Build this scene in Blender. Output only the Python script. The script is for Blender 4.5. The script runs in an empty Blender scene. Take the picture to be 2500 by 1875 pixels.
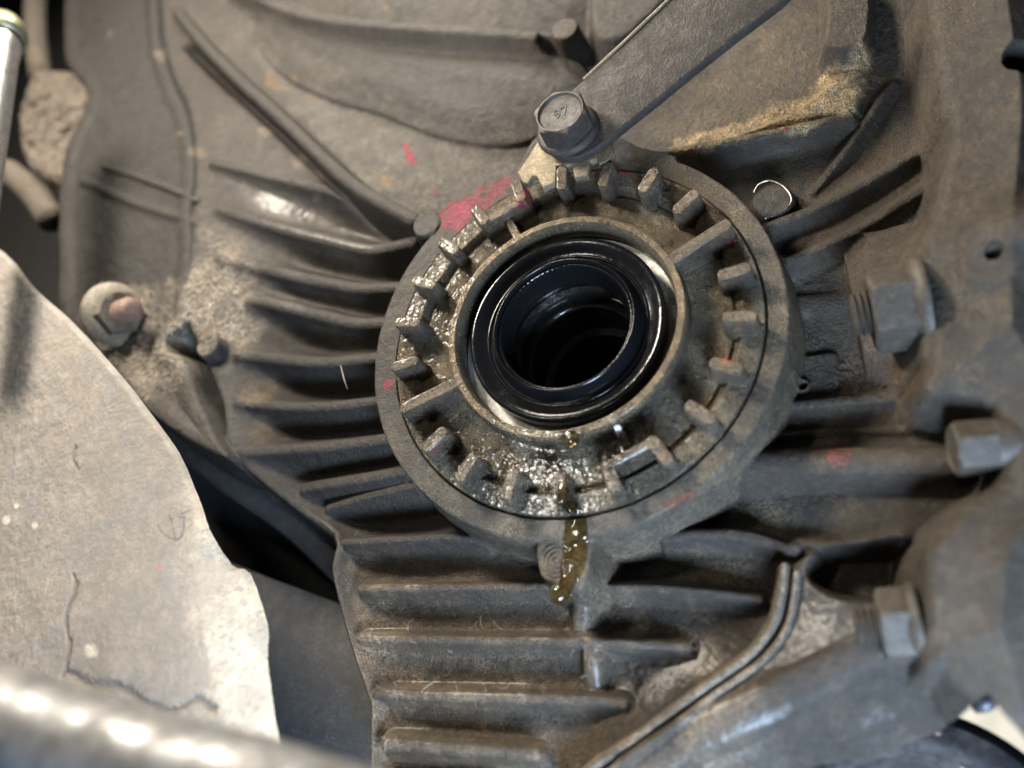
import bpy, bmesh, math, random
import numpy as np
from mathutils import Vector, Matrix
random.seed(7)
rng = np.random.default_rng(11)
scene = bpy.context.scene
col = scene.collection

# ------------------------------------------------------------------ frame
# Flange coordinates: u right, v up, w out of the flange face towards the viewer.
# One unit is 12.6 mm; origin in the middle of the round flange face.
S = 0.0126
FPX, CX, CY = 2040.0, 1250.0, 937.5
nin = np.array([0.3546, 0.3878, 0.8507]); nin /= np.linalg.norm(nin)
wax = -nin
uax = np.array([1.0, 0, 0]) - nin[0] * nin; uax /= np.linalg.norm(uax)
vax = np.cross(wax, uax)
D0 = 20.4
ORG = np.array([(1385.5 - CX) / FPX, (807.7 - CY) / FPX, 1.0]) * D0
B = np.stack([uax, vax, wax], 1)           # columns: u,v,w in camera axes
CAM = B.T @ (-ORG)                          # camera centre in u,v,w


def W(p):
    p = np.asarray(p, float)
    return np.stack([p[..., 0], -p[..., 2], p[..., 1]], -1) * S


def at(x, y, w):
    """point of the photograph -> point on the plane at height w"""
    r = B.T @ np.array([(x - CX) / FPX, (y - CY) / FPX, 1.0])
    t = (w - CAM[2]) / r[2]
    return CAM + r * t


def at2(x, y, w):
    return at(x, y, w)[:2]


def to_px(U, V, H):
    P = np.stack([U, V, H], -1) @ B.T + ORG
    return P[..., 0] / P[..., 2] * FPX + CX, P[..., 1] / P[..., 2] * FPX + CY


# ------------------------------------------------------------------ camera, world, lamps, exposure
cam = bpy.data.cameras.new("camera"); camo = bpy.data.objects.new("camera", cam); col.objects.link(camo)
cam.sensor_width = 36; cam.lens = FPX / 2500 * 36
R = np.stack([W(B[0]) / S, W(-B[1]) / S, W(-B[2]) / S], 1)   # camera x, y(up), z(back) in world
M = Matrix([[*R[0], 0], [*R[1], 0], [*R[2], 0], [0, 0, 0, 1]])
M.translation = Vector(W(CAM))
camo.matrix_world = M
cam.clip_start = 0.005; cam.clip_end = 50
cam.dof.use_dof = True; cam.dof.focus_distance = 21.0 * S; cam.dof.aperture_fstop = 5.0
scene.camera = camo
scene.render.resolution_x = 1024; scene.render.resolution_y = 768
scene.view_settings.view_transform = 'Standard'; scene.view_settings.look = 'None'
scene.view_settings.exposure = 0.05; scene.view_settings.gamma = 1
scene.render.engine = 'CYCLES'
scene.cycles.max_bounces = 6
try:
    scene.cycles.use_denoising = True
except Exception:
    pass

world = bpy.data.worlds.new("World"); scene.world = world; world.use_nodes = True
bg = world.node_tree.nodes["Background"]
bg.inputs[0].default_value = (0.80, 0.88, 1.0, 1); bg.inputs[1].default_value = 0.02


def lamp(name, pos, target, size, power, color, sy=None):
    l = bpy.data.lights.new(name, 'AREA'); l.size = size * S; l.energy = power; l.color = color
    if sy: l.shape = 'RECTANGLE'; l.size_y = sy * S
    o = bpy.data.objects.new(name, l); col.objects.link(o)
    o.location = Vector(W(pos))
    d = Vector(W(target)) - Vector(W(pos))
    o.rotation_euler = d.to_track_quat('-Z', 'Y').to_euler()
    return o


lamp("work_lamp", (-8, 33, 11), (0, 0, -1), 9, 2.4, (1.0, 0.92, 0.80))
lamp("hand_lamp", (-18, 20, 20), (0, 0, -1), 6, 5.0, (1.0, 0.90, 0.76))
lamp("daylight_right", (8, -21, 9), (1, -3, -1), 8, 3.2, (0.55, 0.73, 1.0))
lamp("glint_fill_lamp", (-6.5, 1.5, 18), (0, -3, 0), 1.5, 0.18, (1.0, 0.95, 0.86))  # added small lamp, placed for glints on the wet retainer floor
sh = lamp("daylight_arm_fill", (7, -13, 3.5), (-7.5, -8.5, 1.5), 4, 0.075, (1.0, 0.97, 0.90)); sh.data.spread = math.radians(45)  # added fill, beam narrowed to brighten only the arm's side
lamp("daylight_yard", (60, -30, -20), (50, -30, -70), 30, 20, (1.0, 0.96, 0.88))

# ------------------------------------------------------------------ helpers
_tab = rng.random((256, 256)).astype(np.float32)


def vn(x, y):
    xi = np.floor(x).astype(np.int32); yi = np.floor(y).astype(np.int32)
    fx = (x - xi).astype(np.float32); fy = (y - yi).astype(np.float32)
    fx = fx * fx * (3 - 2 * fx); fy = fy * fy * (3 - 2 * fy)
    a = _tab[xi & 255, yi & 255]; b = _tab[(xi + 1) & 255, yi & 255]
    c = _tab[xi & 255, (yi + 1) & 255]; d = _tab[(xi + 1) & 255, (yi + 1) & 255]
    return (a * (1 - fx) + b * fx) * (1 - fy) + (c * (1 - fx) + d * fx) * fy


def fbm(x, y, s, o=4, seed=0.0):
    r = 0; a = 0.5; t = 0
    for i in range(o):
        r = r + a * vn(x * s + 17.3 * i + seed, y * s + 9.1 * i + seed * 1.7); t += a
        s *= 2.07; a *= 0.5
    return r / t


def sstep(a, b, x):
    t = np.clip((x - a) / (b - a), 0, 1)
    return t * t * (3 - 2 * t)


def smax(a, b, k):
    h = np.maximum(k - np.abs(a - b), 0) / k
    return np.maximum(a, b) + h * h * k * 0.25


def smin(a, b, k):
    return -smax(-a, -b, k)


def prof(d, top, rr, sl):
    e = np.clip((d + rr) / rr, 0, 0.97)
    return top - rr * (1 - np.sqrt(1 - e * e)) - sl * np.maximum(0, d + 0.03 * rr)


def smooth_line(pts, n=6):
    p = np.asarray(pts, float)
    if len(p) < 3: return p
    q = np.vstack([2 * p[0] - p[1], p, 2 * p[-1] - p[-2]])
    out = []
    for i in range(1, len(q) - 2):
        for t in np.linspace(0, 1, n, endpoint=False):
            a, b, c, d = q[i - 1], q[i], q[i + 1], q[i + 2]
            out.append(0.5 * (2 * b + (c - a) * t + (2 * a - 5 * b + 4 * c - d) * t * t + (3 * b - 3 * c + d - a) * t ** 3))
    out.append(p[-1])
    return np.array(out)


def line_dist(U, V, P):
    """distance to polyline P (columns u,v,extra...), plus interpolated extras"""
    best = np.full(U.shape, 1e9); ex = [np.zeros(U.shape) for _ in range(P.shape[1] - 2)]
    for a, b in zip(P[:-1], P[1:]):
        dx, dy = b[0] - a[0], b[1] - a[1]; L = dx * dx + dy * dy + 1e-12
        t = np.clip(((U - a[0]) * dx + (V - a[1]) * dy) / L, 0, 1)
        d = np.hypot(U - a[0] - t * dx, V - a[1] - t * dy)
        m = d < best
        best = np.where(m, d, best)
        for i in range(len(ex)):
            ex[i] = np.where(m, a[2 + i] + t * (b[2 + i] - a[2 + i]), ex[i])
    return best, ex


def poly_sd(U, V, P):
    """signed distance to polygon (negative inside)"""
    P = np.asarray(P, float); d = np.full(U.shape, 1e9); ins = np.zeros(U.shape, bool)
    for a, b in zip(P, np.roll(P, -1, 0)):
        dx, dy = b[0] - a[0], b[1] - a[1]; L = dx * dx + dy * dy + 1e-12
        t = np.clip(((U - a[0]) * dx + (V - a[1]) * dy) / L, 0, 1)
        d = np.minimum(d, np.hypot(U - a[0] - t * dx, V - a[1] - t * dy))
        c = (a[1] > V) != (b[1] > V)
        with np.errstate(divide='ignore', invalid='ignore'):
            xx = a[0] + (V - a[1]) * dx / (dy if dy else 1e-12)
        ins ^= c & (U < xx)
    return np.where(ins, -d, d)


def thing(name, label, cat, pos, group=None, kind=None):
    o = bpy.data.objects.new(name, None); col.objects.link(o)
    o.empty_display_size = 0.01
    o.location = Vector(W(pos)); o['label'] = label
    if cat: o['category'] = cat
    if group: o['group'] = group
    if kind: o['kind'] = kind
    return o


def mk(name, verts, faces, mat, parent=None, smooth=True, attrs=None, normals=None, angle=None, label=None):
    """verts in u,v,w units"""
    v = W(np.asarray(verts, float))
    if parent is not None: v = v - np.array(parent.location)
    me = bpy.data.meshes.new(name)
    if isinstance(faces, np.ndarray):
        nf = len(faces); k = faces.shape[1]
        me.vertices.add(len(v)); me.vertices.foreach_set('co', v.astype(np.float32).ravel())
        me.loops.add(nf * k); me.loops.foreach_set('vertex_index', faces.astype(np.int32).ravel())
        me.polygons.add(nf)
        me.polygons.foreach_set('loop_start', np.arange(0, nf * k, k, dtype=np.int32))
        me.update(calc_edges=True)
    else:
        me.from_pydata([tuple(x) for x in v], [], [tuple(f) for f in faces]); me.update()
    if smooth:
        me.polygons.foreach_set('use_smooth', np.ones(len(me.polygons), bool))
        if angle: me.set_sharp_from_angle(angle=math.radians(angle))
    if attrs:
        for an, av in attrs.items():
            av = np.asarray(av, np.float32)
            if av.ndim == 2:
                a = me.attributes.new(an, 'FLOAT_COLOR', 'POINT')
                c4 = np.ones((len(av), 4), np.float32); c4[:, :3] = av
                a.data.foreach_set('color', c4.ravel())
            else:
                a = me.attributes.new(an, 'FLOAT', 'POINT'); a.data.foreach_set('value', av)
    if normals is not None:
        nn = W(normals) / S
        me.normals_split_custom_set_from_vertices([tuple(x) for x in nn])
    me.materials.append(mat)
    o = bpy.data.objects.new(name, me); col.objects.link(o)
    if parent is not None: o.parent = parent
    if label: o['label'] = label
    return o


def tag(o, label, cat, group=None, kind=None):
    o['label'] = label
    if cat: o['category'] = cat
    if group: o['group'] = group
    if kind: o['kind'] = kind
    return o


def frame(axis, ref=(0, 1, 0)):
    a = np.array(axis, float); a /= np.linalg.norm(a)
    r = np.array(ref, float); r = r - r.dot(a) * a; r /= np.linalg.norm(r)
    return a, r, np.cross(a, r)


def lathe(profile, n=64, origin=(0, 0, 0), axis=(0, 0, 1), ref=(0, 1, 0), caps=(False, False), wob=0.0, ngon_r=None, scale2=1.0):
    """rings of (radius, height) about an axis; ngon_r(theta)->factor shapes the ring"""
    a, r, s = frame(axis, ref); o = np.array(origin, float)
    th = np.linspace(0, 2 * np.pi, n, endpoint=False); V = []; F = []
    for k, (rad, h) in enumerate(profile):
        f = np.ones(n) if ngon_r is None else ngon_r(th, k)
        if wob: f = f * (1 + wob * (fbm(np.cos(th) * 2 + 5, np.sin(th) * 2 + h, 1.5, 3) - 0.5))
        V.append(o + (np.cos(th) * rad * f)[:, None] * r + (np.sin(th) * rad * f * scale2)[:, None] * s + h * a)
    V = np.vstack(V)
    for k in range(len(profile) - 1):
        for j in range(n):
            j2 = (j + 1) % n
            F.append((k * n + j, k * n + j2, (k + 1) * n + j2, (k + 1) * n + j))
    if caps[0]: F.append(tuple(range(n - 1, -1, -1)))
    if caps[1]: F.append(tuple(range((len(profile) - 1) * n, len(profile) * n)))
    return V, F


def hexf(corner=1.0):
    def f(th, k):
        t = (th % (np.pi / 3)) - np.pi / 6
        return np.cos(np.pi / 6) / np.cos(t)
    return f


def tube(pts, rad, n=8, caps=True):
    P = np.asarray(pts, float); rad = np.broadcast_to(np.asarray(rad, float), (len(P),))
    T = np.gradient(P, axis=0); T /= np.linalg.norm(T, axis=1)[:, None] + 1e-12
    r = np.array([0.3, 0.2, 1.0]); V = []; F = []
    for k in range(len(P)):
        r = r - r.dot(T[k]) * T[k]; r /= np.linalg.norm(r) + 1e-12
        s = np.cross(T[k], r)
        for j in range(n):
            t = 2 * np.pi * j / n
            V.append(P[k] + rad[k] * (math.cos(t) * r + math.sin(t) * s))
    for k in range(len(P) - 1):
        for j in range(n):
            F.append((k * n + j, k * n + (j + 1) % n, (k + 1) * n + (j + 1) % n, (k + 1) * n + j))
    if caps:
        F.append(tuple(range(n - 1, -1, -1))); F.append(tuple(range((len(P) - 1) * n, len(P) * n)))
    return V, F


# ------------------------------------------------------------------ materials
def nt(name):
    m = bpy.data.materials.new(name); m.use_nodes = True
    t = m.node_tree; b = t.nodes["Principled BSDF"]
    return m, t, b


def node(t, kind, **kw):
    n = t.nodes.new(kind)
    for k, v in kw.items():
        if k.startswith('i_'):
            n.inputs[k[2:].replace('_', ' ')].default_value = v
        else:
            setattr(n, k, v)
    return n


def link(t, a, b): t.links.new(a, b)


def coords(t):
    g = node(t, 'ShaderNodeNewGeometry')
    m = node(t, 'ShaderNodeVectorMath', operation='SCALE'); m.inputs['Scale'].default_value = 1 / S
    link(t, g.outputs['Position'], m.inputs[0])
    return m.outputs[0]


def noise(t, v, sc, det=4, ro=0.6):
    n = node(t, 'ShaderNodeTexNoise'); n.inputs['Scale'].default_value = sc
    n.inputs['Detail'].default_value = det; n.inputs['Roughness'].default_value = ro
    link(t, v, n.inputs['Vector'])
    return n.outputs['Fac']


def ramp(t, f, a, b, va=0.0, vb=1.0):
    n = node(t, 'ShaderNodeMapRange'); n.inputs[1].default_value = a; n.inputs[2].default_value = b
    n.inputs[3].default_value = va; n.inputs[4].default_value = vb; n.interpolation_type = 'SMOOTHSTEP'
    link(t, f, n.inputs[0]); return n.outputs[0]


def math_n(t, op, a, b=None):
    n = node(t, 'ShaderNodeMath', operation=op)
    for i, x in enumerate((a, b)):
        if x is None: continue
        if isinstance(x, (int, float)): n.inputs[i].default_value = x
        else: link(t, x, n.inputs[i])
    return n.outputs[0]


def mixc(t, f, a, b, mode='MIX'):
    n = node(t, 'ShaderNodeMix', data_type='RGBA', blend_type=mode)
    for s, x in ((0, f), (6, a), (7, b)):
        if isinstance(x, (int, float)): n.inputs[s].default_value = x
        elif isinstance(x, tuple): n.inputs[s].default_value = (*x[:3], 1)
        else: link(t, x, n.inputs[s])
    return n.outputs[2]


def cast_material(name, grain=1.0, coat_r=0.32, film=0.0, spec=0.5, mott=0.45, fine_c=0.85, metal=0.35, attr=True, base=(0.1, 0.09, 0.08), dark=(0.02, 0.018, 0.016), rough=(0.38, 0.72), bump=0.5, light=(0.3, 0.27, 0.22), spk=0.5):
    m, t, b = nt(name)
    v = coords(t)
    if attr:
        a = node(t, 'ShaderNodeAttribute', attribute_name='tone'); c0 = a.outputs['Color']
        wt = node(t, 'ShaderNodeAttribute', attribute_name='wet').outputs['Fac']
    else:
        c0 = base; wt = None
    big = noise(t, v, 1.1, 5, 0.65); mid = noise(t, v, 5.5 * grain, 5, 0.7); fine = noise(t, v, 24 * grain, 4, 0.65)
    c = mixc(t, ramp(t, big, 0.36, 0.68, 0.55, 0.0), c0, dark)
    c = mixc(t, ramp(t, mid, 0.40, 0.70, 0.0, mott), c, mixc(t, 1.0, c, (2.3, 2.2, 2.05), 'MULTIPLY'))
    c = mixc(t, ramp(t, fine, 0.40, 0.60, fine_c, 0.0), c, dark)
    # pale grit
    vo = node(t, 'ShaderNodeTexVoronoi'); vo.inputs['Scale'].default_value = 9 * grain; link(t, v, vo.inputs['Vector'])
    g = math_n(t, 'MULTIPLY', ramp(t, vo.outputs['Distance'], 0.05, 0.17, 1.0, 0.0), ramp(t, noise(t, v, 2.3, 3), 0.52, 0.68, 0.0, spk))
    c = mixc(t, g, c, light)
    link(t, c, b.inputs['Base Color'])
    b.inputs['Metallic'].default_value = metal; b.inputs['Specular IOR Level'].default_value = spec
    r = ramp(t, noise(t, v, 3.1 * grain, 5, 0.7), 0.34, 0.68, rough[0], rough[1])
    if wt is not None:
        inv = math_n(t, 'SUBTRACT', 1.0, math_n(t, 'MULTIPLY', wt, 0.5))
        r = math_n(t, 'MULTIPLY', r, inv)
        link(t, math_n(t, 'ADD', math_n(t, 'MULTIPLY', wt, 0.55), film), b.inputs['Coat Weight']); b.inputs['Coat Roughness'].default_value = coat_r
    link(t, r, b.inputs['Roughness'])
    h = math_n(t, 'ADD', math_n(t, 'MULTIPLY', fine, 0.75), math_n(t, 'MULTIPLY', mid, 0.9))
    h = math_n(t, 'ADD', h, math_n(t, 'MULTIPLY', g, 0.35))
    bp = node(t, 'ShaderNodeBump'); bp.inputs['Strength'].default_value = bump
    bp.inputs['Distance'].default_value = 0.09 * S
    link(t, h, bp.inputs['Height']); link(t, bp.outputs[0], b.inputs['Normal'])
    return m


MAT_CAST = cast_material("dirty_cast_aluminium", metal=0.3, spec=0.4, rough=(0.36, 0.68), bump=0.8, spk=0.6, film=0.02)
MAT_RET = cast_material("oily_cast_iron", coat_r=0.13, film=0.10, grain=1.5, metal=0.6, bump=0.9, rough=(0.26, 0.52), spk=0.25)
MAT_ARM = cast_material("dusty_painted_steel", grain=0.8, mott=0.16, fine_c=0.35, metal=0.0, rough=(0.6, 0.9), bump=0.25, dark=(0.13, 0.12, 0.105), light=(0.5, 0.45, 0.38), spk=0.4)
MAT_NUT = cast_material("crusty_nut_steel", attr=False, base=(0.30, 0.265, 0.21), dark=(0.09, 0.08, 0.065), grain=1.6, metal=0.2, light=(0.4, 0.36, 0.3), spk=0.8)
MAT_NUTB = cast_material('dirty_nut_steel', attr=False, base=(0.17, 0.15, 0.12), dark=(0.05, 0.045, 0.037), grain=1.6, metal=0.3, light=(0.4, 0.36, 0.3), spk=0.6)
MAT_RUST = cast_material("rusty_stud_steel", attr=False, base=(0.28, 0.17, 0.12), dark=(0.10, 0.06, 0.045), grain=1.6, metal=0.1)
MAT_BOLT = cast_material("greasy_dark_steel", attr=False, base=(0.042, 0.035, 0.028), dark=(0.016, 0.014, 0.012), grain=1.2, metal=0.0, spec=0.3, rough=(0.4, 0.65), spk=0.25, bump=0.3)
MAT_STRAP = cast_material("grimy_bracket_steel", attr=False, base=(0.033, 0.027, 0.0215), dark=(0.017, 0.014, 0.0115), grain=0.7, metal=0.0, spec=0.25, rough=(0.5, 0.75), spk=0.2, bump=0.45)
MAT_NUT2 = cast_material("oily_brown_steel", attr=False, base=(0.052, 0.044, 0.034), dark=(0.026, 0.022, 0.0175), grain=0.9, metal=0.1, spec=0.3, rough=(0.45, 0.65), spk=0.2, bump=0.25)
MAT_LOCK = cast_material("yellow_passivated_plate", attr=False, base=(0.20, 0.16, 0.10), dark=(0.07, 0.056, 0.036), grain=1.3, metal=0.4, rough=(0.35, 0.6), spk=0.3)
MAT_RACE = cast_material("oily_bearing_steel", attr=False, base=(0.16, 0.155, 0.15), dark=(0.03, 0.03, 0.03), metal=0.8, rough=(0.12, 0.25), spk=0.0, bump=0.05)
MAT_SEAT = cast_material("machined_grey_seat", attr=False, base=(0.36, 0.36, 0.33), dark=(0.16, 0.16, 0.145), grain=2.2, metal=0.5, rough=(0.4, 0.6), spk=0.0, bump=0.2)
MAT_MUD = cast_material("cracked_dry_mud", attr=False, base=(0.13, 0.105, 0.08), dark=(0.05, 0.042, 0.034), grain=0.8, metal=0.0, rough=(0.7, 0.95), bump=0.9, spk=0.3)
MAT_PANEL = cast_material("charcoal_panel_metal", attr=False, base=(0.034, 0.033, 0.032), dark=(0.022, 0.021, 0.02), grain=0.5, metal=0.0, rough=(0.6, 0.8), bump=0.15, spk=0.1)
MAT_VOID = cast_material("void_shade_black", attr=False, base=(0.012, 0.0115, 0.011), dark=(0.006, 0.006, 0.006), metal=0.0, rough=(0.7, 0.9), spk=0.0)  # near-black base stands in for shade in the gaps and bore
MAT_PIPE = cast_material("rust_spotted_rubber", attr=False, base=(0.035, 0.03, 0.028), dark=(0.012, 0.011, 0.011), grain=0.13, metal=0.0, spec=0.25, rough=(0.6, 0.85), light=(0.36, 0.22, 0.16), spk=1.0)
MAT_GROUND = cast_material("pale_concrete", attr=False, base=(0.55, 0.53, 0.48), dark=(0.45, 0.43, 0.38), grain=0.1, metal=0.0, rough=(0.8, 0.95), bump=0.1, spk=0.0)


def plain(name, c, rough, metal=0.0, bump=0.0, bs=8.0, coat=0.0, var=0.0):
    m, t, b = nt(name); v = coords(t)
    n = noise(t, v, bs, 5, 0.6)
    if var: link(t, mixc(t, ramp(t, n, 0.35, 0.65, 0, 1), c, tuple(x * (1 - var) for x in c)), b.inputs['Base Color'])
    else: b.inputs['Base Color'].default_value = (*c, 1)
    b.inputs['Metallic'].default_value = metal
    link(t, ramp(t, n, 0.3, 0.7, rough * 0.75, rough * 1.3), b.inputs['Roughness'])
    b.inputs['Coat Weight'].default_value = coat; b.inputs['Coat Roughness'].default_value = 0.05
    if bump:
        bp = node(t, 'ShaderNodeBump'); bp.inputs['Strength'].default_value = bump; bp.inputs['Distance'].default_value = 0.05 * S
        link(t, n, bp.inputs['Height']); link(t, bp.outputs[0], b.inputs['Normal'])
    return m


MAT_SEAL = plain("wet_black_rubber", (0.004, 0.004, 0.0045), 0.16, bump=0.2, bs=4, coat=0.0)
MAT_SEAL.node_tree.nodes['Principled BSDF'].inputs['Specular IOR Level'].default_value = 0.22
MAT_CHROME = plain("scuffed_bright_steel", (0.62, 0.60, 0.57), 0.32, metal=0.85, bump=0.2, bs=2.0, var=0.35)
MAT_ZINC = plain("yellow_zinc_cap", (0.42, 0.40, 0.26), 0.38, metal=0.7, bump=0.3, bs=2.0, var=0.5)
MAT_BAR = plain("dusty_polished_bar", (0.18, 0.18, 0.18), 0.5, metal=0.3, bump=0.1, bs=2.2, var=0.6)
MAT_GREY = plain('dull_grey_paint', (0.24, 0.215, 0.18), 0.6, var=0.2)
MAT_WIRE = plain("bright_wire", (0.5, 0.48, 0.44), 0.35, metal=1.0)
MAT_LINT = plain("pale_lint", (0.24, 0.21, 0.18), 0.8)
MAT_CLIP = plain("black_clip_plastic", (0.03, 0.035, 0.04), 0.5, var=0.3)

m, t, b = nt("amber_gear_oil"); MAT_OIL = m
b.inputs['Base Color'].default_value = (0.96, 0.74, 0.34, 1); b.inputs['Roughness'].default_value = 0.02
b.inputs['Transmission Weight'].default_value = 1.0; b.inputs['IOR'].default_value = 1.47
nz = noise(t, coords(t), 2.5, 2, 0.4); bp = node(t, 'ShaderNodeBump'); bp.inputs['Strength'].default_value = 0.12; bp.inputs['Distance'].default_value = 0.08 * S
link(t, nz, bp.inputs['Height']); link(t, bp.outputs[0], b.inputs['Normal'])


# ------------------------------------------------------------------ relief: a cast surface, each feature cut out as its own mesh
class Relief:
    def __init__(s, u0, u1, v0, v1, st):
        s.st = st; s.us = np.arange(u0, u1, st); s.vs = np.arange(v0, v1, st)
        s.U, s.V = np.meshgrid(s.us, s.vs, indexing='ij')
        s.H = np.full(s.U.shape, -9.0); s.own = np.zeros(s.U.shape, np.int16); s.names = ['casing']
        s.keep = np.ones(s.U.shape, bool)

    def win(s, pts, pad):
        p = np.asarray(pts)
        i0 = np.searchsorted(s.us, p[:, 0].min() - pad); i1 = np.searchsorted(s.us, p[:, 0].max() + pad)
        j0 = np.searchsorted(s.vs, p[:, 1].min() - pad); j1 = np.searchsorted(s.vs, p[:, 1].max() + pad)
        return slice(max(i0, 0), max(i1, 1)), slice(max(j0, 0), max(j1, 1))

    def put(s, f, name=None, k=0.15, sl=None):
        sl = sl or (slice(None), slice(None))
        H = s.H[sl]
        if name:
            s.names.append(name); o = s.own[sl]; o[f > H] = len(s.names) - 1
        s.H[sl] = smax(H, f, k)
        return len(s.names) - 1

    def carve(s, f, k=0.15, sl=None):
        sl = sl or (slice(None), slice(None)); s.H[sl] = smin(s.H[sl], f, k)

    def rib(s, px, hw, name='cooling_rib', k=0.3, slope=2.0, rr=None):
        """px: (x, y, w) crest points traced from the photograph"""
        if name == 'cooling_rib' and px[0][1] > 1315: hw *= 0.8; slope = 3.4      # the lower ribs are slimmer and steeper
        P = smooth_line([(*at2(x, y, w), w) for x, y, w in px])
        sl = s.win(P, hw + 1.2)
        d, (h,) = line_dist(s.U[sl], s.V[sl], P)
        return s.put(prof(d - hw, h, rr or hw * 0.95, slope), name, k, sl)

    def disc(s, x, y, w, r, name=None, k=0.12, rr=0.1, slope=5):
        c = at2(x, y, w); sl = s.win([c], r + 1.0)
        d = np.hypot(s.U[sl] - c[0], s.V[sl] - c[1]) - r
        return s.put(prof(d, w, rr, slope), name, k, sl)

    def poly(s, px, w, name=None, k=0.2, rr=0.2, slope=3, pad=1.5, hfun=None):
        P = smooth_line([at2(x, y, w) for x, y in px + px[:1]], 4)[:-1]
        sl = s.win(P, pad); d = poly_sd(s.U[sl], s.V[sl], P)
        top = w if hfun is None else hfun(s.U[sl], s.V[sl], d)
        return s.put(prof(d, top, rr, slope), name, k, sl)

    def build(s, parent_of, mat, tone, wet, min_cells=30):
        gu, gv = np.gradient(s.H, s.st)
        N = np.stack([-gu, -gv, np.ones_like(s.H)], -1); N /= np.linalg.norm(N, axis=-1)[..., None]
        nu, nv_ = s.U.shape
        idx = np.arange(nu * nv_).reshape(nu, nv_)
        quads = np.stack([idx[:-1, :-1], idx[1:, :-1], idx[1:, 1:], idx[:-1, 1:]], -1)
        kc = s.keep[:-1, :-1] & s.keep[1:, :-1] & s.keep[1:, 1:] & s.keep[:-1, 1:]
        oc = s.own[:-1, :-1]
        P = np.stack([s.U, s.V, s.H], -1).reshape(-1, 3); Nf = N.reshape(-1, 3)
        tf = tone.reshape(-1, 3); wf = wet.ravel(); out = []
        for i, nm in enumerate(s.names):
            q = quads[kc & (oc == i)]
            if len(q) < min_cells: continue
            vid, inv = np.unique(q, return_inverse=True); q = inv.reshape(-1, 4)
            pa = parent_of(nm)
            o = mk(nm, P[vid], q, mat, pa, True, {'tone': tf[vid], 'wet': wf[vid]}, Nf[vid])
            out.append(o)
        return out


# ================================================================== the ribbed gear housing
RF = 5.27
corn = [at2(x, y, -2.5) for x, y in ((120, -60), (2600, -60), (2600, 1960), (120, 1960))]
corn = np.array(corn)
G = Relief(corn[:, 0].min(), corn[:, 0].max(), corn[:, 1].min(), corn[:, 1].max(), 0.028)
U, V = G.U, G.V

# base height: a thin plate spline through control points
CP = [(430, 120, -1.1), (520, 420, -0.95), (520, 600, -0.9), (520, 760, -0.9), (520, 900, -0.95), (575, 1090, -1.1), (640, 470, -1.25), (640, 700, -1.3), (640, 930, -1.4),
      (640, 330, -1.25), (720, 420, -1.35), (560, 250, -1.2), (850, 620, -2.3), (850, 820, -2.6), (850, 1020, -2.6), (960, 640, -2.4), (960, 900, -2.7), (960, 1100, -2.6),
      (680, 1190, -1.5), (790, 1290, -1.55), (900, 1240, -2.2), (700, 230, -1.75), (850, 330, -1.75), (1000, 420, -1.75), (1150, 380, -1.75), (950, 470, -1.75),
      (800, 100, -1.6), (1000, 100, -1.5), (1200, 180, -1.6), (1350, 200, -1.7), (1500, 80, -1.9), (600, 60, -1.5), (1200, 30, -1.0), (900, 20, -0.9), (1400, 20, -1.2), (1650, 200, -2.0), (1850, 120, -1.7), (1900, 280, -1.6),
      (2080, 180, -1.6), (2080, 400, -1.7), (1900, 460, -1.5), (2000, 620, -1.5), (1980, 780, -1.6), (2140, 880, -1.7), (2200, 500, -1.4), (2200, 100, -1.3),
      (2000, 1030, -1.55), (2250, 1040, -1.4), (2000, 1250, -1.35), (1750, 1330, -1.8), (2200, 1270, -1.1), (1850, 1400, -1.9), (2400, 900, -1.0),
      (900, 1500, -1.65), (960, 1750, -1.65), (1000, 1880, -1.65), (1150, 1400, -1.65), (1200, 1640, -1.75), (1250, 1850, -1.7), (1450, 1500, -1.7), (1480, 1650, -1.75), (1640, 1520, -1.8),
      (1750, 1560, -1.65), (1550, 1750, -1.6), (1380, 1840, -1.6), (2000, 1600, -1.6), (2400, 1700, -1.6), (2000, 1900, -1.8), (1700, 1900, -1.7), (2550, 400, -1.2), (1300, 1330, -1.6), (1620, 1330, -2.1)]
C3 = np.array([(*at2(x, y, w), w) for x, y, w in CP])


def tps(Xc, h, U, V):
    def ph(r2): return r2 * np.log(r2 + 1e-9) * 0.5
    n = len(Xc)
    K = ph(((Xc[:, None] - Xc[None]) ** 2).sum(-1)) + np.eye(n) * 0.4
    Pm = np.c_[np.ones(n), Xc]
    A = np.block([[K, Pm], [Pm.T, np.zeros((3, 3))]])
    c = np.linalg.solve(A, np.r_[h, 0, 0, 0])
    out = c[n] + c[n + 1] * U + c[n + 2] * V
    for i in range(n):
        out += c[i] * ph((U - Xc[i, 0]) ** 2 + (V - Xc[i, 1]) ** 2)
    return out


cu, cv = np.meshgrid(np.linspace(U.min(), U.max(), 220), np.linspace(V.min(), V.max(), 180), indexing='ij')
hb = tps(C3[:, :2], C3[:, 2], cu, cv)


def upsample(a):
    x = (U - U.min()) / (U.max() - U.min()) * (a.shape[0] - 1.001); y = (V - V.min()) / (V.max() - V.min()) * (a.shape[1] - 1.001)
    xi = x.astype(int); yi = y.astype(int); fx = x - xi; fy = y - yi
    return (a[xi, yi] * (1 - fx) + a[xi + 1, yi] * fx) * (1 - fy) + (a[xi, yi + 1] * (1 - fx) + a[xi + 1, yi + 1] * fx) * fy


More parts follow.
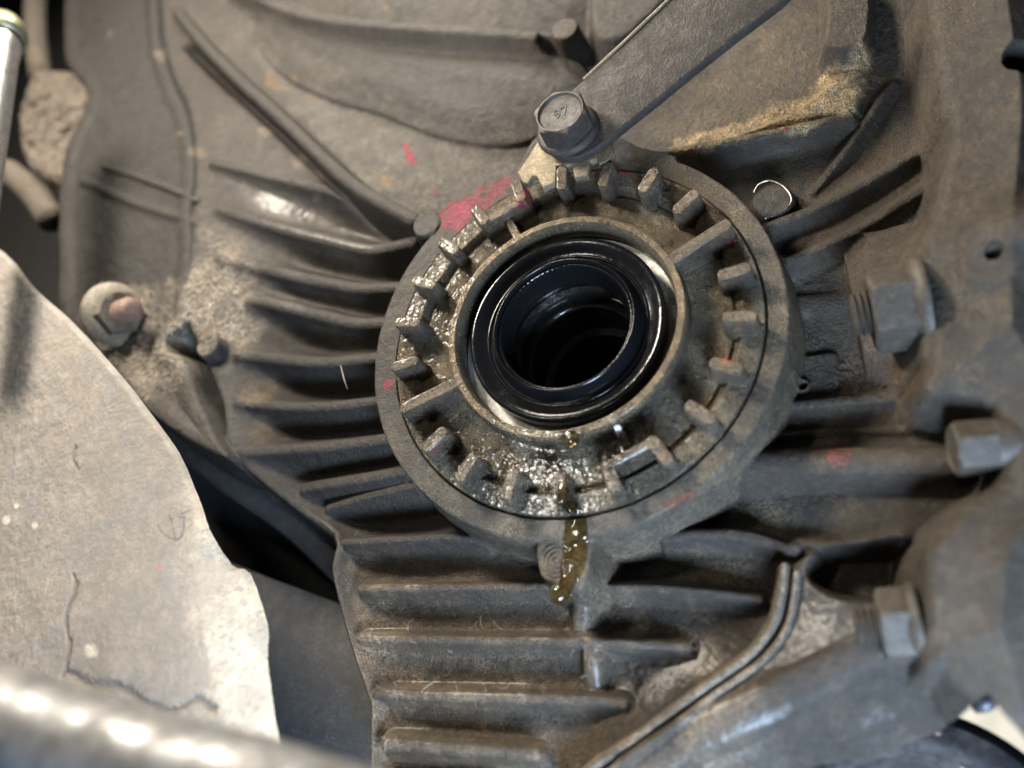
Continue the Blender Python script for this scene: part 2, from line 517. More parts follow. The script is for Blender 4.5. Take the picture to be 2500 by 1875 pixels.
base = np.clip(upsample(hb), -3.6, 0.5)
MAIN = [(385, -60), (407, 95), (440, 200), (480, 285), (500, 400), (498, 530), (496, 640), (486, 780), (524, 893), (562, 1000), (578, 1115), (700, 1232), (800, 1312), (802, 1380), (808, 1428), (849, 1590),
        (894, 1729), (950, 1960), (1600, 1960), (1760, 1890), (1920, 1838), (1990, 1812), (2105, 1795), (2190, 1765), (2267, 1730), (2330, 1672), (2400, 1650), (2620, 1650), (2620, -60)]
mp = smooth_line([at2(x, y, -1.4) for x, y in MAIN + MAIN[:1]], 3)[:-1]
dmain = poly_sd(U, V, mp)
lip = 0.28 * np.exp(-((dmain + 0.22) / 0.14) ** 2) * sstep(-3.2, -4.6, V) * (1 - sstep(2, 3, U))     # raised border of the lower case
G.H = prof(dmain, base + lip, 0.22, 6)

# dome above the grey panel
arc = [(590, 70), (640, 130), (692, 176), (800, 228), (900, 254), (1000, 294), (1085, 323), (1207, 338), (1310, 312), (1400, 240), (1440, 180), (1330, 90), (1040, 62), (800, 30), (640, 0)]
P = smooth_line([at2(x, y, -1.3) for x, y in arc + arc[:1]], 5)[:-1]
d = poly_sd(U, V, P)
G.put(-1.72 + 0.07 * np.exp(-(d / 0.22) ** 2) + 0.75 * (1 - np.exp(np.minimum(d, 0) / 0.9)) - 4 * np.maximum(d, 0), 'domed_cover', 0.22)
G.rib([(560, -40, -0.9), (700, 20, -0.75), (830, 48, -0.65), (1040, 66, -0.6), (1300, 84, -0.7)], 0.22, 'top_ledge', 0.3, 1.6)
G.disc(1378, 69, -0.75, 0.43, 'round_boss', 0.1, 0.08, 8)
G.poly([(1440, -50), (1445, 60), (1480, 100), (1560, 60), (1640, -50)], -0.9, 'cast_pad', 0.25, 0.2, 2)
# flat triangle between first rib and the diagonal rib
G.poly([(510, 330), (560, 235), (600, 200), (700, 330), (830, 440), (900, 478), (800, 462), (673, 430), (540, 395)], -1.12, 'flat_panel', 0.2, 0.15, 1.6)

# left ribs, traced crests
G.rib([(520, 398, -0.85), (600, 414, -0.85), (673, 433, -0.95), (809, 466, -1.05), (880, 482, -1.1), (945, 515, -1.2)], 0.15, k=0.5)
G.rib([(540, 510, -0.9), (620, 535, -0.9), (692, 556, -0.92), (797, 582, -0.9), (903, 604, -0.85), (1000, 588, -0.8)], 0.21, k=0.6)
G.rib([(540, 625, -0.9), (597, 641, -0.92), (700, 668, -0.92), (800, 688, -0.9), (880, 700, -0.85), (975, 697, -0.8)], 0.21, k=0.6)
G.rib([(610, 728, -1.0), (690, 745, -1.0), (786, 768, -0.95), (868, 786, -0.85), (940, 784, -0.8)], 0.21, k=0.6)
G.rib([(585, 862, -1.0), (692, 875, -0.95), (786, 882, -0.9), (925, 870, -0.8)], 0.21, k=0.6)
G.rib([(585, 980, -1.05), (692, 991, -1.0), (809, 990, -0.9), (925, 976, -0.8)], 0.18, k=0.5)
G.rib([(600, 1102, -1.15), (739, 1094, -1.0), (856, 1082, -0.9), (950, 1070, -0.8)], 0.19, k=0.5)
G.rib([(740, 1190, -1.4), (856, 1172, -1.05), (985, 1150, -0.85)], 0.18, k=0.3)
G.rib([(800, 1240, -1.5), (870, 1218, -1.25), (1010, 1183, -1.0)], 0.12, k=0.3)
# bottom ribs
G.rib([(838, 1324, -1.2), (950, 1318, -1.05), (1090, 1310, -1.0), (1180, 1320, -1.1)], 0.13, k=0.3)
G.rib([(878, 1436, -1.2), (1000, 1434, -1.1), (1200, 1432, -1.1), (1380, 1430, -1.1)], 0.14, k=0.3)
G.rib([(1440, 1432, -1.1), (1580, 1434, -1.15), (1720, 1444, -1.2), (1852, 1462, -1.35)], 0.12, k=0.3)
G.rib([(878, 1558, -1.25), (1000, 1560, -1.15), (1250, 1563, -1.15), (1410, 1566, -1.15), (1560, 1572, -1.2), (1675, 1580, -1.35)], 0.15, k=0.3)
G.rib([(920, 1692, -1.25), (1050, 1698, -1.2), (1288, 1704, -1.2), (1420, 1708, -1.2), (1520, 1716, -1.35)], 0.17, k=0.35)
G.rib([(938, 1815, -1.12), (1100, 1828, -1.05), (1300, 1842, -1.15)], 0.2, k=0.35)
G.rib([(950, 1905, -1.3), (1200, 1925, -1.3)], 0.18, k=0.35)
G.rib([(1420, 1330, -0.85), (1415, 1420, -0.95), (1418, 1540, -1.25)], 0.24, 'cross_rib', 0.25, 3)
G.rib([(1440, 1560, -1.2), (1442, 1610, -1.2), (1448, 1680, -1.45)], 0.22, 'cross_rib', 0.25, 3)
# right ribs
G.rib([(1600, 372, -1.0), (1760, 345, -0.95), (1900, 318, -1.0), (2075, 284, -1.25)], 0.15, k=0.3, slope=2.2)
G.rib([(1985, 470, -1.55), (2060, 372, -1.45), (2178, 203, -1.35)], 0.11, k=0.3)
G.rib([(1880, 548, -1.1), (1990, 505, -1.1), (2120, 440, -1.15), (2245, 365, -1.2)], 0.15, k=0.35, slope=2.8)
G.rib([(1930, 632, -1.05), (2088, 560, -1.1), (2200, 492, -1.1), (2290, 432, -0.9)], 0.14, k=0.35, slope=2.0)
G.rib([(1940, 745, -1.5), (2060, 738, -1.6)], 0.3, 'cast_pad', 0.4, 1.5)
G.poly([(1955, 866), (2035, 858), (2045, 880), (2040, 965), (1948, 975), (1945, 900)], -1.55, 'screw_pad', 0.12, 0.1, 4)
G.rib([(1890, 992, -1.3), (2000, 982, -1.3), (2140, 970, -1.35), (2260, 968, -1.5)], 0.14, k=0.35, slope=2.0)
G.rib([(1800, 1128, -0.8), (1900, 1124, -0.8), (2320, 1122, -0.5)], 0.36, 'bolt_sleeve', 0.25, 2.6, 0.35)
G.rib([(1890, 1062, -1.35), (2050, 1052, -1.4), (2250, 1050, -1.3)], 0.09, k=0.2, slope=3)
G.rib([(1620, 1310, -1.1), (1720, 1302, -1.1), (1830, 1308, -1.1), (1940, 1345, -1.2)], 0.13, k=0.25, slope=4)
G.rib([(1950, 1330, -1.2), (2060, 1335, -1.0), (2200, 1320, -0.8)], 0.2, 'cast_step', 0.4, 2)
# block at the top right and a rough cast wedge
G.poly([(2016, -60), (2020, 60), (2018, 108), (2110, 104), (2115, -60)], -0.7, 'cast_block', 0.12, 0.1, 4)
G.poly([(2096, 108), (1970, 242), (1800, 318), (1650, 358), (1850, 322), (2070, 280), (2105, 244), (2122, 130)], -1.25, 'rough_wedge', 0.25, 0.3, 1.5)
# sealing lip and the swelling lower right cover
LIP = [(1915, 1380), (1905, 1460), (1886, 1525), (1828, 1600), (1714, 1682), (1600, 1768), (1451, 1870), (1380, 1925)]
cov = [(x + 4, y + 4) for x, y in LIP] + [(1600, 1960), (1760, 1900), (1920, 1845), (2105, 1800), (2267, 1740), (2330, 1680), (2300, 1420), (2200, 1330), (2010, 1335)]
cp = np.array([at2(x, y, -1.0) for x, y in cov]); cd = poly_sd(U, V, cp)
dl = line_dist(U, V, smooth_line([(*at2(x, y, -1.1), 0) for x, y in LIP]))[0]
low = line_dist(U, V, np.array([(*at2(x, y, -1.4), 0) for x, y in ((1500, 1960), (1760, 1900), (1920, 1845), (2105, 1800), (2267, 1740))]))[0]
hcov = -1.25 + 0.95 * (1 - np.exp(-dl / 1.3)) - 1.7 * np.exp(-(low / 0.75) ** 2)
G.put(prof(cd, hcov, 0.1, 4), 'lower_cover', 0.12)
G.rib([(x, y, -0.86) for x, y in LIP], 0.075, 'sealing_lip', 0.06, 5)
G.rib([(x + 30, y + 17, -0.88) for x, y in LIP], 0.065, 'sealing_lip', 0.06, 5)
G.rib([(1560, 1870, -0.75), (1760, 1770, -0.6), (1960, 1680, -0.5), (2150, 1590, -0.45), (2290, 1545, -0.3)], 0.5, 'swelling_rib', 0.9, 0.9)
pk = smooth_line([at2(x, y, -1.0) for x, y in [(2010, 1350), (2100, 1348), (2200, 1342), (2240, 1360), (2244, 1430), (2180, 1440), (2060, 1440), (1990, 1400), (2010, 1350)]], 4)[:-1]
sl = G.win(pk, 1.0)
G.carve(-1.75 + 3.5 * np.maximum(poly_sd(U[sl], V[sl], pk) + 0.05, 0), 0.25, sl)
# engine-side casting on the right
ENG = [(2255, -60), (2292, 230), (2315, 305), (2292, 447), (2262, 560), (2258, 640), (2262, 860), (2262, 960), (2430, 1000), (2440, 1160), (2340, 1235), (2262, 1330), (2256, 1440), (2246, 1600), (2300, 1648), (2620, 1660), (2620, -60)]
ep = smooth_line([at2(x, y, 0.3) for x, y in ENG + ENG[:1]], 4)[:-1]; ed = poly_sd(U, V, ep)
heng = 0.45 + 1.0 * sstep(0, 2.6, -ed)
G.put(prof(ed, heng, 0.35, 4), 'engine_casting', 0.2)
eng_id = len(G.names) - 1
G.rib([(2290, 610, 0.35), (2420, 560, 1.2), (2560, 540, 1.4)], 0.5, 'engine_casting', 0.8, 1.0)
G.disc(2424, 636, 0.95, 0.60, 'engine_boss', 0.25, 0.2, 1.5)
for x, y, w, r in ((2424, 624, 0.95, 0.12), (2506, 138, 0.9, 0.30)):
    c = at2(x, y, w); sl = G.win([c], r + 0.3)
    G.carve(w - (0.07 if r < 0.2 else 1.2) + 8 * np.maximum(np.hypot(U[sl] - c[0], V[sl] - c[1]) - r, 0), 0.06, sl)
G.rib([(2262, 640, 0.35), (2270, 850, 0.3)], 0.16, 'engine_washer_face', 0.1, 3)

# left mating plate
PLATE = [(163, -60), (160, 100), (168, 163), (218, 245), (155, 407), (150, 660), (160, 780), (277, 905), (350, 995), (460, 1075), (560, 1122), (528, 1060), (484, 960), (455, 880), (418, 860), (410, 830), (462, 790),
         (466, 700), (474, 600), (470, 530), (478, 400), (462, 290), (424, 200), (392, 95), (365, -60)]
pp = smooth_line([at2(x, y, -0.8) for x, y in PLATE + PLATE[:1]], 3)[:-1]; pd = poly_sd(U, V, pp)
hp = -0.85 + 0.16 * sstep(-0.75, -0.25, pd) + 0.1 * fbm(U, V, 0.8, 3)
G.put(prof(pd, hp, 0.16, 5), 'mating_plate', 0.06)
plate_id = len(G.names) - 1
G.rib([(250, 404, -0.72), (330, 428, -0.68), (420, 462, -0.66), (476, 486, -0.7)], 0.10, 'plate_rib', 0.2, 3)
G.rib([(200, 440, -0.72), (330, 495, -0.7), (470, 540, -0.75)], 0.13, 'plate_rib', 0.3, 1.5)
c = at2(505, 845, -0.5); sl = G.win([c], 1)
G.disc(505, 842, -0.62, 0.40, 'round_plug', 0.08, 0.1, 6)

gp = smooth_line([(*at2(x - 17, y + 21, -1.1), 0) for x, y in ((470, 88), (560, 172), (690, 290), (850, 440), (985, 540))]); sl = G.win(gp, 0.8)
G.carve(G.H[sl] - 0.5 * np.exp(-(line_dist(U[sl], V[sl], gp)[0] / 0.17) ** 2), 0.02, sl)  # groove cut in to deepen the rib's shaded lower-left side
# the diagonal rib with its round end, and the flange with its ear
G.rib([(425, 20, -0.8), (480, 88, -0.75), (560, 172, -0.7), (690, 290, -0.65), (850, 440, -0.55), (1005, 530, -0.35)], 0.23, 'diagonal_rib', 0.15, 5)
r0 = np.hypot(U, V)
EAR = [(1052, 560), (1085, 512), (1190, 458), (1258, 418), (1300, 340), (1390, 290), (1490, 322), (1560, 356), (1660, 410), (1500, 700), (1200, 700)]
ear = poly_sd(U, V, smooth_line([at2(x, y, 0.0) for x, y in EAR + EAR[:1]], 4)[:-1])
rfl = np.hypot(U + 0.09, V - 0.08)
fl = np.minimum(rfl - RF + 0.015 * (fbm(np.arctan2(V, U) * 3 + 9, r0 * 0, 2, 3) - 0.5), ear)
ff = prof(fl, 0.0, 0.09, 7)
ff = np.where(r0 < 4.69, smin(ff, 0.0 - 12 * (4.69 - r0), 0.05), ff)
G.put(ff, 'flange_ring', 0.22)
G.disc(1040, 545, 0.06, 0.43, 'end_boss', 0.1, 0.08, 6)
G.disc(1886, 486, -1.12, 0.50, 'round_lug', 0.12, 0.1, 4)
G.poly([(1308, 1345), (1320, 1300), (1440, 1290), (1445, 1340), (1420, 1440), (1350, 1425), (1318, 1400)], -0.12, 'drain_boss', 0.12, 0.08, 6)
# concentric machining marks on the half round drain boss
c = at2(1358, 1368, -0.12); sl = G.win([c], 0.5); rr_ = np.hypot(U[sl] - c[0], V[sl] - c[1])
G.H[sl] += np.where((rr_ < 0.42) & (G.H[sl] > -0.3), 0.025 * np.sin(rr_ * 2 * np.pi / 0.105), 0)
# small rusty screw hole
c = at2(1958, 942, -1.5); sl = G.win([c], 0.5); q = np.hypot(U[sl] - c[0], V[sl] - c[1])
G.H[sl] += 0.12 * np.exp(-((q - 0.14) / 0.05) ** 2) - 0.15 * np.exp(-(q / 0.07) ** 2)

# where things lie in the photograph, for paint, dust, crust
X, Y = to_px(U, V, G.H)
n1 = fbm(U, V, 0.9, 5, 3.0); n2 = fbm(U, V, 3.1, 4, 8.0); n3 = fbm(U, V, 9.0, 3, 5.0)
Xn = X + 60 * (fbm(U, V, 1.3, 4, 31) - 0.5) + 26 * (n3 - 0.5); Yn = Y + 60 * (fbm(U, V, 1.3, 4, 77) - 0.5) + 26 * (n2 - 0.5)


def area(px, soft=25, wob=True):
    p = np.array(px, float)
    x, y = (Xn, Yn) if wob else (X, Y)
    m = (X > p[:, 0].min() - 90) & (X < p[:, 0].max() + 90) & (Y > p[:, 1].min() - 90) & (Y < p[:, 1].max() + 90)
    out = np.zeros(X.shape)
    out[m] = 1 - sstep(-soft, soft, poly_sd(x[m], y[m], p))
    return out


def spot(x, y, r, soft=0.35, asp=1.0, ang=0.0, wob=1.0):
    dx = X + (Xn - X) * 0.35 * wob - x; dy = Y + (Yn - Y) * 0.35 * wob - y; ca, sa = math.cos(ang), math.sin(ang)
    q = np.hypot(dx * ca + dy * sa, (-dx * sa + dy * ca) * asp)
    return 1 - sstep(r * (1 - soft), r * (1 + soft), q)


# crusty corrosion stands proud
crust = np.clip(area([(400, 850), (420, 700), (500, 640), (560, 700), (640, 800), (600, 860), (520, 800), (440, 960), (350, 970)], 40) * 1.0 +
                area([(180, 760), (240, 700), (380, 700), (400, 860), (350, 980), (230, 900)], 30) * 0.8 + area([(500, 560), (580, 600), (620, 720), (560, 800), (500, 760)], 40) * 0.7, 0, 1)
rustc = area([(2040, 900), (2080, 840), (2220, 800), (2240, 960), (2040, 975)], 20)
n4 = fbm(U, V, 20, 2, 15)
G.H += (0.06 * (n3 - 0.45) + 0.05 * (n2 - 0.5) + 0.06 * (n4 - 0.5)) * np.maximum(crust, rustc)
wedge = area([(2100, 104), (2030, 170), (1960, 235), (1800, 308), (1640, 352), (1650, 372), (1850, 330), (2070, 288), (2112, 250), (2126, 130)], 12)
G.H += 0.09 * (n2 - 0.5) * wedge
G.H += 0.045 * (fbm(U, V, 1.7, 4, 13) - 0.5) + 0.02 * (n3 - 0.5)
ownf = G.own; nm = G.names


def idm(name): return np.isin(ownf, [i for i, q in enumerate(nm) if q == name])


def C(*c): return np.array(c)


T = np.zeros((*U.shape, 3)) + C(0.085, 0.076, 0.066)


def lay(mask, c, a=1.0):
    global T
    mm = np.clip(mask * a, 0, 1)[..., None]; T = T * (1 - mm) + C(*c) * mm


lay(sstep(0.45, 0.62, n1), (0.13, 0.115, 0.095), 0.5)
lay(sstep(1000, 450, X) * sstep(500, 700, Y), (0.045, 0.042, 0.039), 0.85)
lay(area([(690, 190), (900, 262), (1085, 332), (1210, 346), (1310, 330), (1260, 415), (1090, 505), (1000, 520), (860, 430), (700, 270)], 10), (0.27, 0.265, 0.25), 0.9)
lay(area([(510, 330), (560, 230), (600, 200), (700, 330), (900, 478), (673, 430), (540, 395)], 10), (0.16, 0.155, 0.145), 0.8)
lay(area([(400, 0), (700, 10), (760, 200), (690, 180), (560, 160), (450, 120)], 30), (0.17, 0.163, 0.152), 0.6)
lay(idm('domed_cover') * 1.0, (0.058, 0.05, 0.043), 0.9)
lay(area([(590, 40), (700, 100), (900, 210), (1100, 300), (1300, 300), (1310, 345), (1085, 345), (900, 280), (690, 205), (560, 90)], 14), (0.26, 0.25, 0.23), 0.55)  # pale band paints the highlight along the dome's lower edge
for pg in ([(560, 440), (680, 470), (780, 505), (880, 565), (860, 580), (740, 545), (600, 520)], [(560, 600), (640, 600), (740, 640), (800, 665), (720, 665), (560, 630)], [(640, 690), (700, 710), (790, 750), (720, 760), (640, 730)]):
    lay(area(pg, 14), (0.30, 0.30, 0.30), 0.75)  # bright sheen of the upper rib valleys, painted as pale tone
lay(crust, (0.42, 0.37, 0.30), 0.9)
lay(crust * sstep(0.44, 0.56, 0.4 * n3 + 0.6 * n4), (0.95, 0.9, 0.78), 0.85)
lay(idm('mating_plate') * (1 - crust) * 1.0, (0.04, 0.0375, 0.035), 0.9)
lay(area([(270, 40), (400, 90), (420, 280), (350, 330), (240, 300)], 30), (0.055, 0.055, 0.056), 0.7)
lay(area([(350, 940), (480, 930), (560, 1110), (440, 1060)], 20), (0.155, 0.14, 0.115), 0.9)
lay(area([(520, 950), (560, 1080), (640, 1050), (650, 1020), (580, 960)], 14), (0.2, 0.195, 0.19), 0.6)
lay(spot(633, 955, 45, 0.4, 1.6, -0.4), (0.36, 0.28, 0.17), 0.9)
lay(spot(640, 1048, 30, 0.5), (0.24, 0.18, 0.11), 0.8)
# bottom ribs: dry brown dust between the ribs
lay(sstep(1290, 1400, Y) * sstep(1650, 1400, X) * sstep(820, 900, X), (0.20, 0.175, 0.14), 0.8)
lay(sstep(1350, 1450, Y) * sstep(0.5, 0.66, n1) * sstep(800, 900, X) * sstep(1900, 1800, X), (0.30, 0.262, 0.21), 0.75)
for pg in ([(1560, 1290), (1700, 1240), (1950, 1240), (2000, 1300), (1800, 1300)], [(1560, 1360), (1640, 1350), (1860, 1360), (1840, 1440), (1600, 1415)]):
    lay(area(pg, 25), (0.30, 0.27, 0.22), 0.75)
lay(area([(1920, 1060), (2080, 1060), (2080, 1100), (1920, 1100)], 14), (0.33, 0.31, 0.25), 0.7)
lay(area([(1950, 880), (2040, 870), (2030, 960), (1990, 960)], 14), (0.33, 0.31, 0.25), 0.6)
lay(area([(1640, 240), (1760, 150), (1930, 20), (2010, 20), (2010, 110), (2090, 110), (1960, 250), (1780, 320), (1640, 360), (1560, 330)], 25), (0.21, 0.18, 0.13), 0.8)
lay(area([(1430, 190), (1460, 100), (1560, 40), (1640, -20), (1560, 80)], 15), (0.04, 0.036, 0.03), 0.8)  # shadow beside the bracket strap, painted into the tone
# olive dust on the right
lay(sstep(1850, 2000, X) * sstep(1300, 900, Y), (0.125, 0.106, 0.076), 0.65)
lay(idm('engine_casting') * 1.0, (0.115, 0.105, 0.088), 0.75)
lay(wedge, (0.85, 0.72, 0.47), 0.95)  # crust tone lifted to paint this slanted facet as lit
lay(rustc, (0.19, 0.145, 0.105), 0.8)
lay(idm('lower_cover') * 1.0, (0.085, 0.076, 0.068), 0.85)
lay(area([(1440, 1900), (1600, 1830), (1800, 1760), (1880, 1790), (1700, 1880)], 40), (0.2, 0.17, 0.15), 0.5)
for s_ in (0, 1):
    pass
lay(area([(1890, 1420), (2010, 1420), (2110, 1500), (2100, 1580), (1940, 1660), (1880, 1600)], 20), (0.085, 0.076, 0.068), 0.9)
lay(idm('sealing_lip') * 1.0, (0.5, 0.49, 0.47), 0.85)
# flange: dry grey at the left, worn olive bronze at the right and bottom
fr = idm('flange_ring') | idm('drain_boss')
lay(fr * 1.0, (0.16, 0.142, 0.112), 0.9)
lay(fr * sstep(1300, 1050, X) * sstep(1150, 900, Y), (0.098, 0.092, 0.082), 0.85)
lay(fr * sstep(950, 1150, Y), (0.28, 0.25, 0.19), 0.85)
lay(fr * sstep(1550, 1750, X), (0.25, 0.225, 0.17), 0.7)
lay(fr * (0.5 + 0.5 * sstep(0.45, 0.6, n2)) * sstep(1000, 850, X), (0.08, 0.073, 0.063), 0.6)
lay(idm('end_boss') * 1.0, (0.075, 0.072, 0.066), 0.9)
lay((1 - sstep(0.1, 0.3, line_dist(U, V, gp)[0])), (0.03, 0.027, 0.024), 0.9)  # paints the shade along the diagonal rib's lower-left groove
lay(idm('diagonal_rib') * 1.0, (0.07, 0.065, 0.058), 0.85)
lay(idm('round_boss') * 1.0, (0.15, 0.125, 0.095), 0.9)
# paint and spots
PINK = (0.75, 0.016, 0.12)
pk = area([(1078, 540), (1098, 505), (1180, 455), (1240, 420), (1252, 445), (1200, 495), (1150, 530), (1122, 560), (1100, 556)], 7)
lay(pk * sstep(0.24, 0.34, n3 * 0.6 + n2 * 0.4), PINK, 0.95)
for x, y, r, a, an in ((995, 370, 20, 2.4, 1.2), (1002, 392, 14, 1.5, 0.9), (1065, 470, 7, 1, 0), (945, 938, 12, 1.2, -0.5), (2042, 1108, 30, 1.1, 0), (1918, 313, 11, 2.5, -0.3), (1330, 560, 0, 1, 0)):
    if r: lay(spot(x, y, r, 0.3, a, an), PINK if x != 2042 else (0.36, 0.12, 0.12), 0.95)
for x, y, r, a, an in ((668, 200, 26, 1.7, 0.9), (935, 296, 9, 1, 0), (720, 190, 10, 1, 0), (760, 240, 13, 1.5, 0.5), (940, 440, 22, 1.6, 0.6), (942, 24, 8, 1, 0), (1180, 1770, 9, 0.8, 0), (1290, 1435, 5, 1, 0)):
    lay(spot(x, y, r, 0.35, a, an), (0.46, 0.31, 0.13), 0.8)
for x, y, r, a, an in ((730, 400, 22, 1.5, 0.6), (775, 430, 22, 3, 0.5), (650, 318, 18, 1.4, 0.4), (392, 137, 14, 1.1, 0), (768, 488, 10, 1, 0), (480, 370, 24, 2, 0.2), (438, 333, 7, 1, 0), (265, 84, 8, 1, 0)):
    lay(spot(x, y, r, 0.4, a, an), (0.46, 0.37, 0.29), 0.75)
lay(spot(1660, 1225, 46, 0.3, 6, -0.52) , (0.42, 0.12, 0.03), 0.9)
lay(spot(1523, 375, 22, 0.3, 0.9, 0.4), (0.5, 0.46, 0.47), 0.8)
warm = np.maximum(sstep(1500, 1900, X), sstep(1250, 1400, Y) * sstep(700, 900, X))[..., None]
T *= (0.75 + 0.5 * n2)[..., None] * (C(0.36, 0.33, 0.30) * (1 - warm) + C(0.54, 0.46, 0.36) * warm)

wet = np.zeros(U.shape)
wet = np.maximum(wet, 0.75 * area([(1300, 1200), (1500, 1200), (1660, 1180), (1640, 1240), (1450, 1300), (1340, 1310)], 40))
wet = np.maximum(wet, 0.9 * area([(1370, 1290), (1470, 1300), (1470, 1420), (1450, 1560), (1380, 1560), (1370, 1440)], 18))
wet = np.maximum(wet, 0.5 * area([(1420, 1580), (1700, 1540), (1720, 1600), (1560, 1720), (1430, 1720)], 40))
wet = np.maximum(wet, 0.45 * area([(640, 450), (900, 560), (900, 620), (640, 540)], 30))
wet = np.maximum(wet, 0.5 * sstep(0.5, 0.7, n1) * sstep(1250, 1350, Y))
wet = np.maximum(wet, 0.35 * idm('lower_cover'))

# crop what no view reaches and the hole for the retainer
XX, YY = X, Y
G.keep = (r0 > 4.58) & (np.minimum(dmain, pd) < 0.42) & (XX < 2620) & (XX > 90) & (YY > -75) & (YY < 1975)

housing = thing('gear_housing', 'ribbed dirty cast aluminium gear housing around the round flange', 'gear housing', (0, -9, -3))
plate = thing('mating_flange', 'dark grey flat casting plate with crusty white corrosion around its nut', 'casting plate', (-11, 0, -3))
engine = thing('engine_casting', 'smooth olive grey casting with a round boss beside the hex nuts', 'engine casting', (11, 0, -2))


def par(n):
    if n in ('mating_plate', 'plate_rib'): return plate
    if n.startswith('engine'): return engine
    return housing


# alike ribs of one run keep their own meshes
names_fix = {'engine_casting': 'block_face'}
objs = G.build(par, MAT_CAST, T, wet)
for o in objs:
    base_n = o.name.split('.')[0]
    if base_n in names_fix: o.name = names_fix[base_n]

# ================================================================== the castellated retainer
ret = thing('bearing_retainer', 'round castellated iron retainer with raised lugs and oily centre hub', 'bearing retainer', (0, 0, -0.5))
Q = Relief(-4.75, 4.75, -4.75, 4.75, 0.0168); U2, V2 = Q.U, Q.V; r2 = np.hypot(U2, V2); th2 = np.arctan2(V2, U2)
PLW, FLW, LUGW, HUBW = 0.07, -0.08, 0.62, 0.52
e0 = at(1787, 540, LUGW)
A0 = math.radians(22.6)
ST = 2 * math.pi / 22
plat = np.where(r2 > 3.62, PLW, FLW)
plat = FLW + (PLW - FLW) * sstep(4.02, 4.18, r2) - 0.07 * np.exp(-((r2 - 4.0) / 0.05) ** 2)
plat = plat + 0.05 * sstep(3.4, 3.0, r2)
Q.H = smin(plat, PLW - 9 * (r2 - 4.635), 0.05)
Q.names = ['dish']


def ab(i): a = A0 - i * ST; return math.cos(a), math.sin(a)


def radial_box(i, ra, rb, hw, top, name, rr=0.06, k=0.13, slope=14):
    c, s = ab(i)
    a = U2 * c + V2 * s; t = -U2 * s + V2 * c
    mid, hl = (ra + rb) / 2, (rb - ra) / 2; rad = min(hw * 0.9, 0.16)
    qx = np.abs(a - mid) - hl + rad; qy = np.abs(t) - hw + rad
    d = np.hypot(np.maximum(qx, 0), np.maximum(qy, 0)) + np.minimum(np.maximum(qx, qy), 0) - rad
    tp = top(a) if callable(top) else top
    m = (a > 0) & (d < 1.2)
    Q.put(np.where(m, prof(d, tp, rr, slope), -50.0), name, k)


rim = np.where(r2 > 2.87, prof(r2 - 2.96, HUBW, 0.05, 14), np.where(r2 < 2.775, HUBW - 14 * (2.775 - r2), HUBW))
Q.put(rim, 'hub_rim', 0.10)
jit = [random.uniform(-0.03, 0.03) for _ in range(30)]
for i in range(22):
    if i in (0, 11):
        radial_box(i, 2.8, 4.54 + jit[i], 0.16, lambda a: LUGW + 0.01 + (HUBW - LUGW - 0.02) * sstep(4.2, 2.9, a), 'long_lug')
    else:
        radial_box(i, 3.77 + jit[i], 4.53 + jit[i] * 0.5, 0.15 + 0.3 * abs(jit[i]), LUGW + jit[i], 'lug')
for i in (5.5, 16.5):       # bridges that join two lugs into a U, with a short web to the hub
    c, s = ab(i); a = U2 * c + V2 * s; t = -U2 * s + V2 * c
    L = 3.8 * math.sin(ST / 2) + 0.1
    qx = np.abs(a - 3.84) - 0.11; qy = np.abs(t) - L
    d = np.maximum(qx, qy)
    Q.put(np.where((a > 0), prof(d, LUGW - 0.02, 0.08, 8), -50.0), 'lug_bridge', 0.12)
    radial_box(i, 2.8, 3.8, 0.11, lambda a: HUBW - 0.03 - (0.7 if i < 10 else 0.1) * sstep(2.9, 3.7, a), 'web', 0.06, 0.14)
Q.H += 0.03 * (fbm(U2, V2, 2.2, 4, 2) - 0.5) + 0.014 * (fbm(U2, V2, 11, 3, 4) - 0.5)
X2, Y2 = to_px(U2, V2, Q.H)
m1 = fbm(U2, V2, 1.5, 4, 9); m2 = fbm(U2, V2, 6, 4, 6)
T2 = np.zeros((*U2.shape, 3)) + C(0.165, 0.148, 0.115)


def lay2(mask, c, a=1.0):
    global T2
    mm = np.clip(mask * a, 0, 1)[..., None]; T2 = T2 * (1 - mm) + C(*c) * mm


def spot2(x, y, r, soft=0.35, asp=1.0, ang=0.0):
    dx = X2 + 14 * (m2 - 0.5) - x; dy = Y2 + 14 * (m1 - 0.5) - y; ca, sa = math.cos(ang), math.sin(ang)
    return 1 - sstep(r * (1 - soft), r * (1 + soft), np.hypot(dx * ca + dy * sa, (-dx * sa + dy * ca) * asp))


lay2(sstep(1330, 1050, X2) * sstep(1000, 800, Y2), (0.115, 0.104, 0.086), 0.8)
lay2(sstep(0.52, 0.66, m1), (0.23, 0.215, 0.18), 0.6)
own2 = Q.own; n2m = Q.names


def idm2(*names): return np.isin(own2, [i for i, q in enumerate(n2m) if q in names])


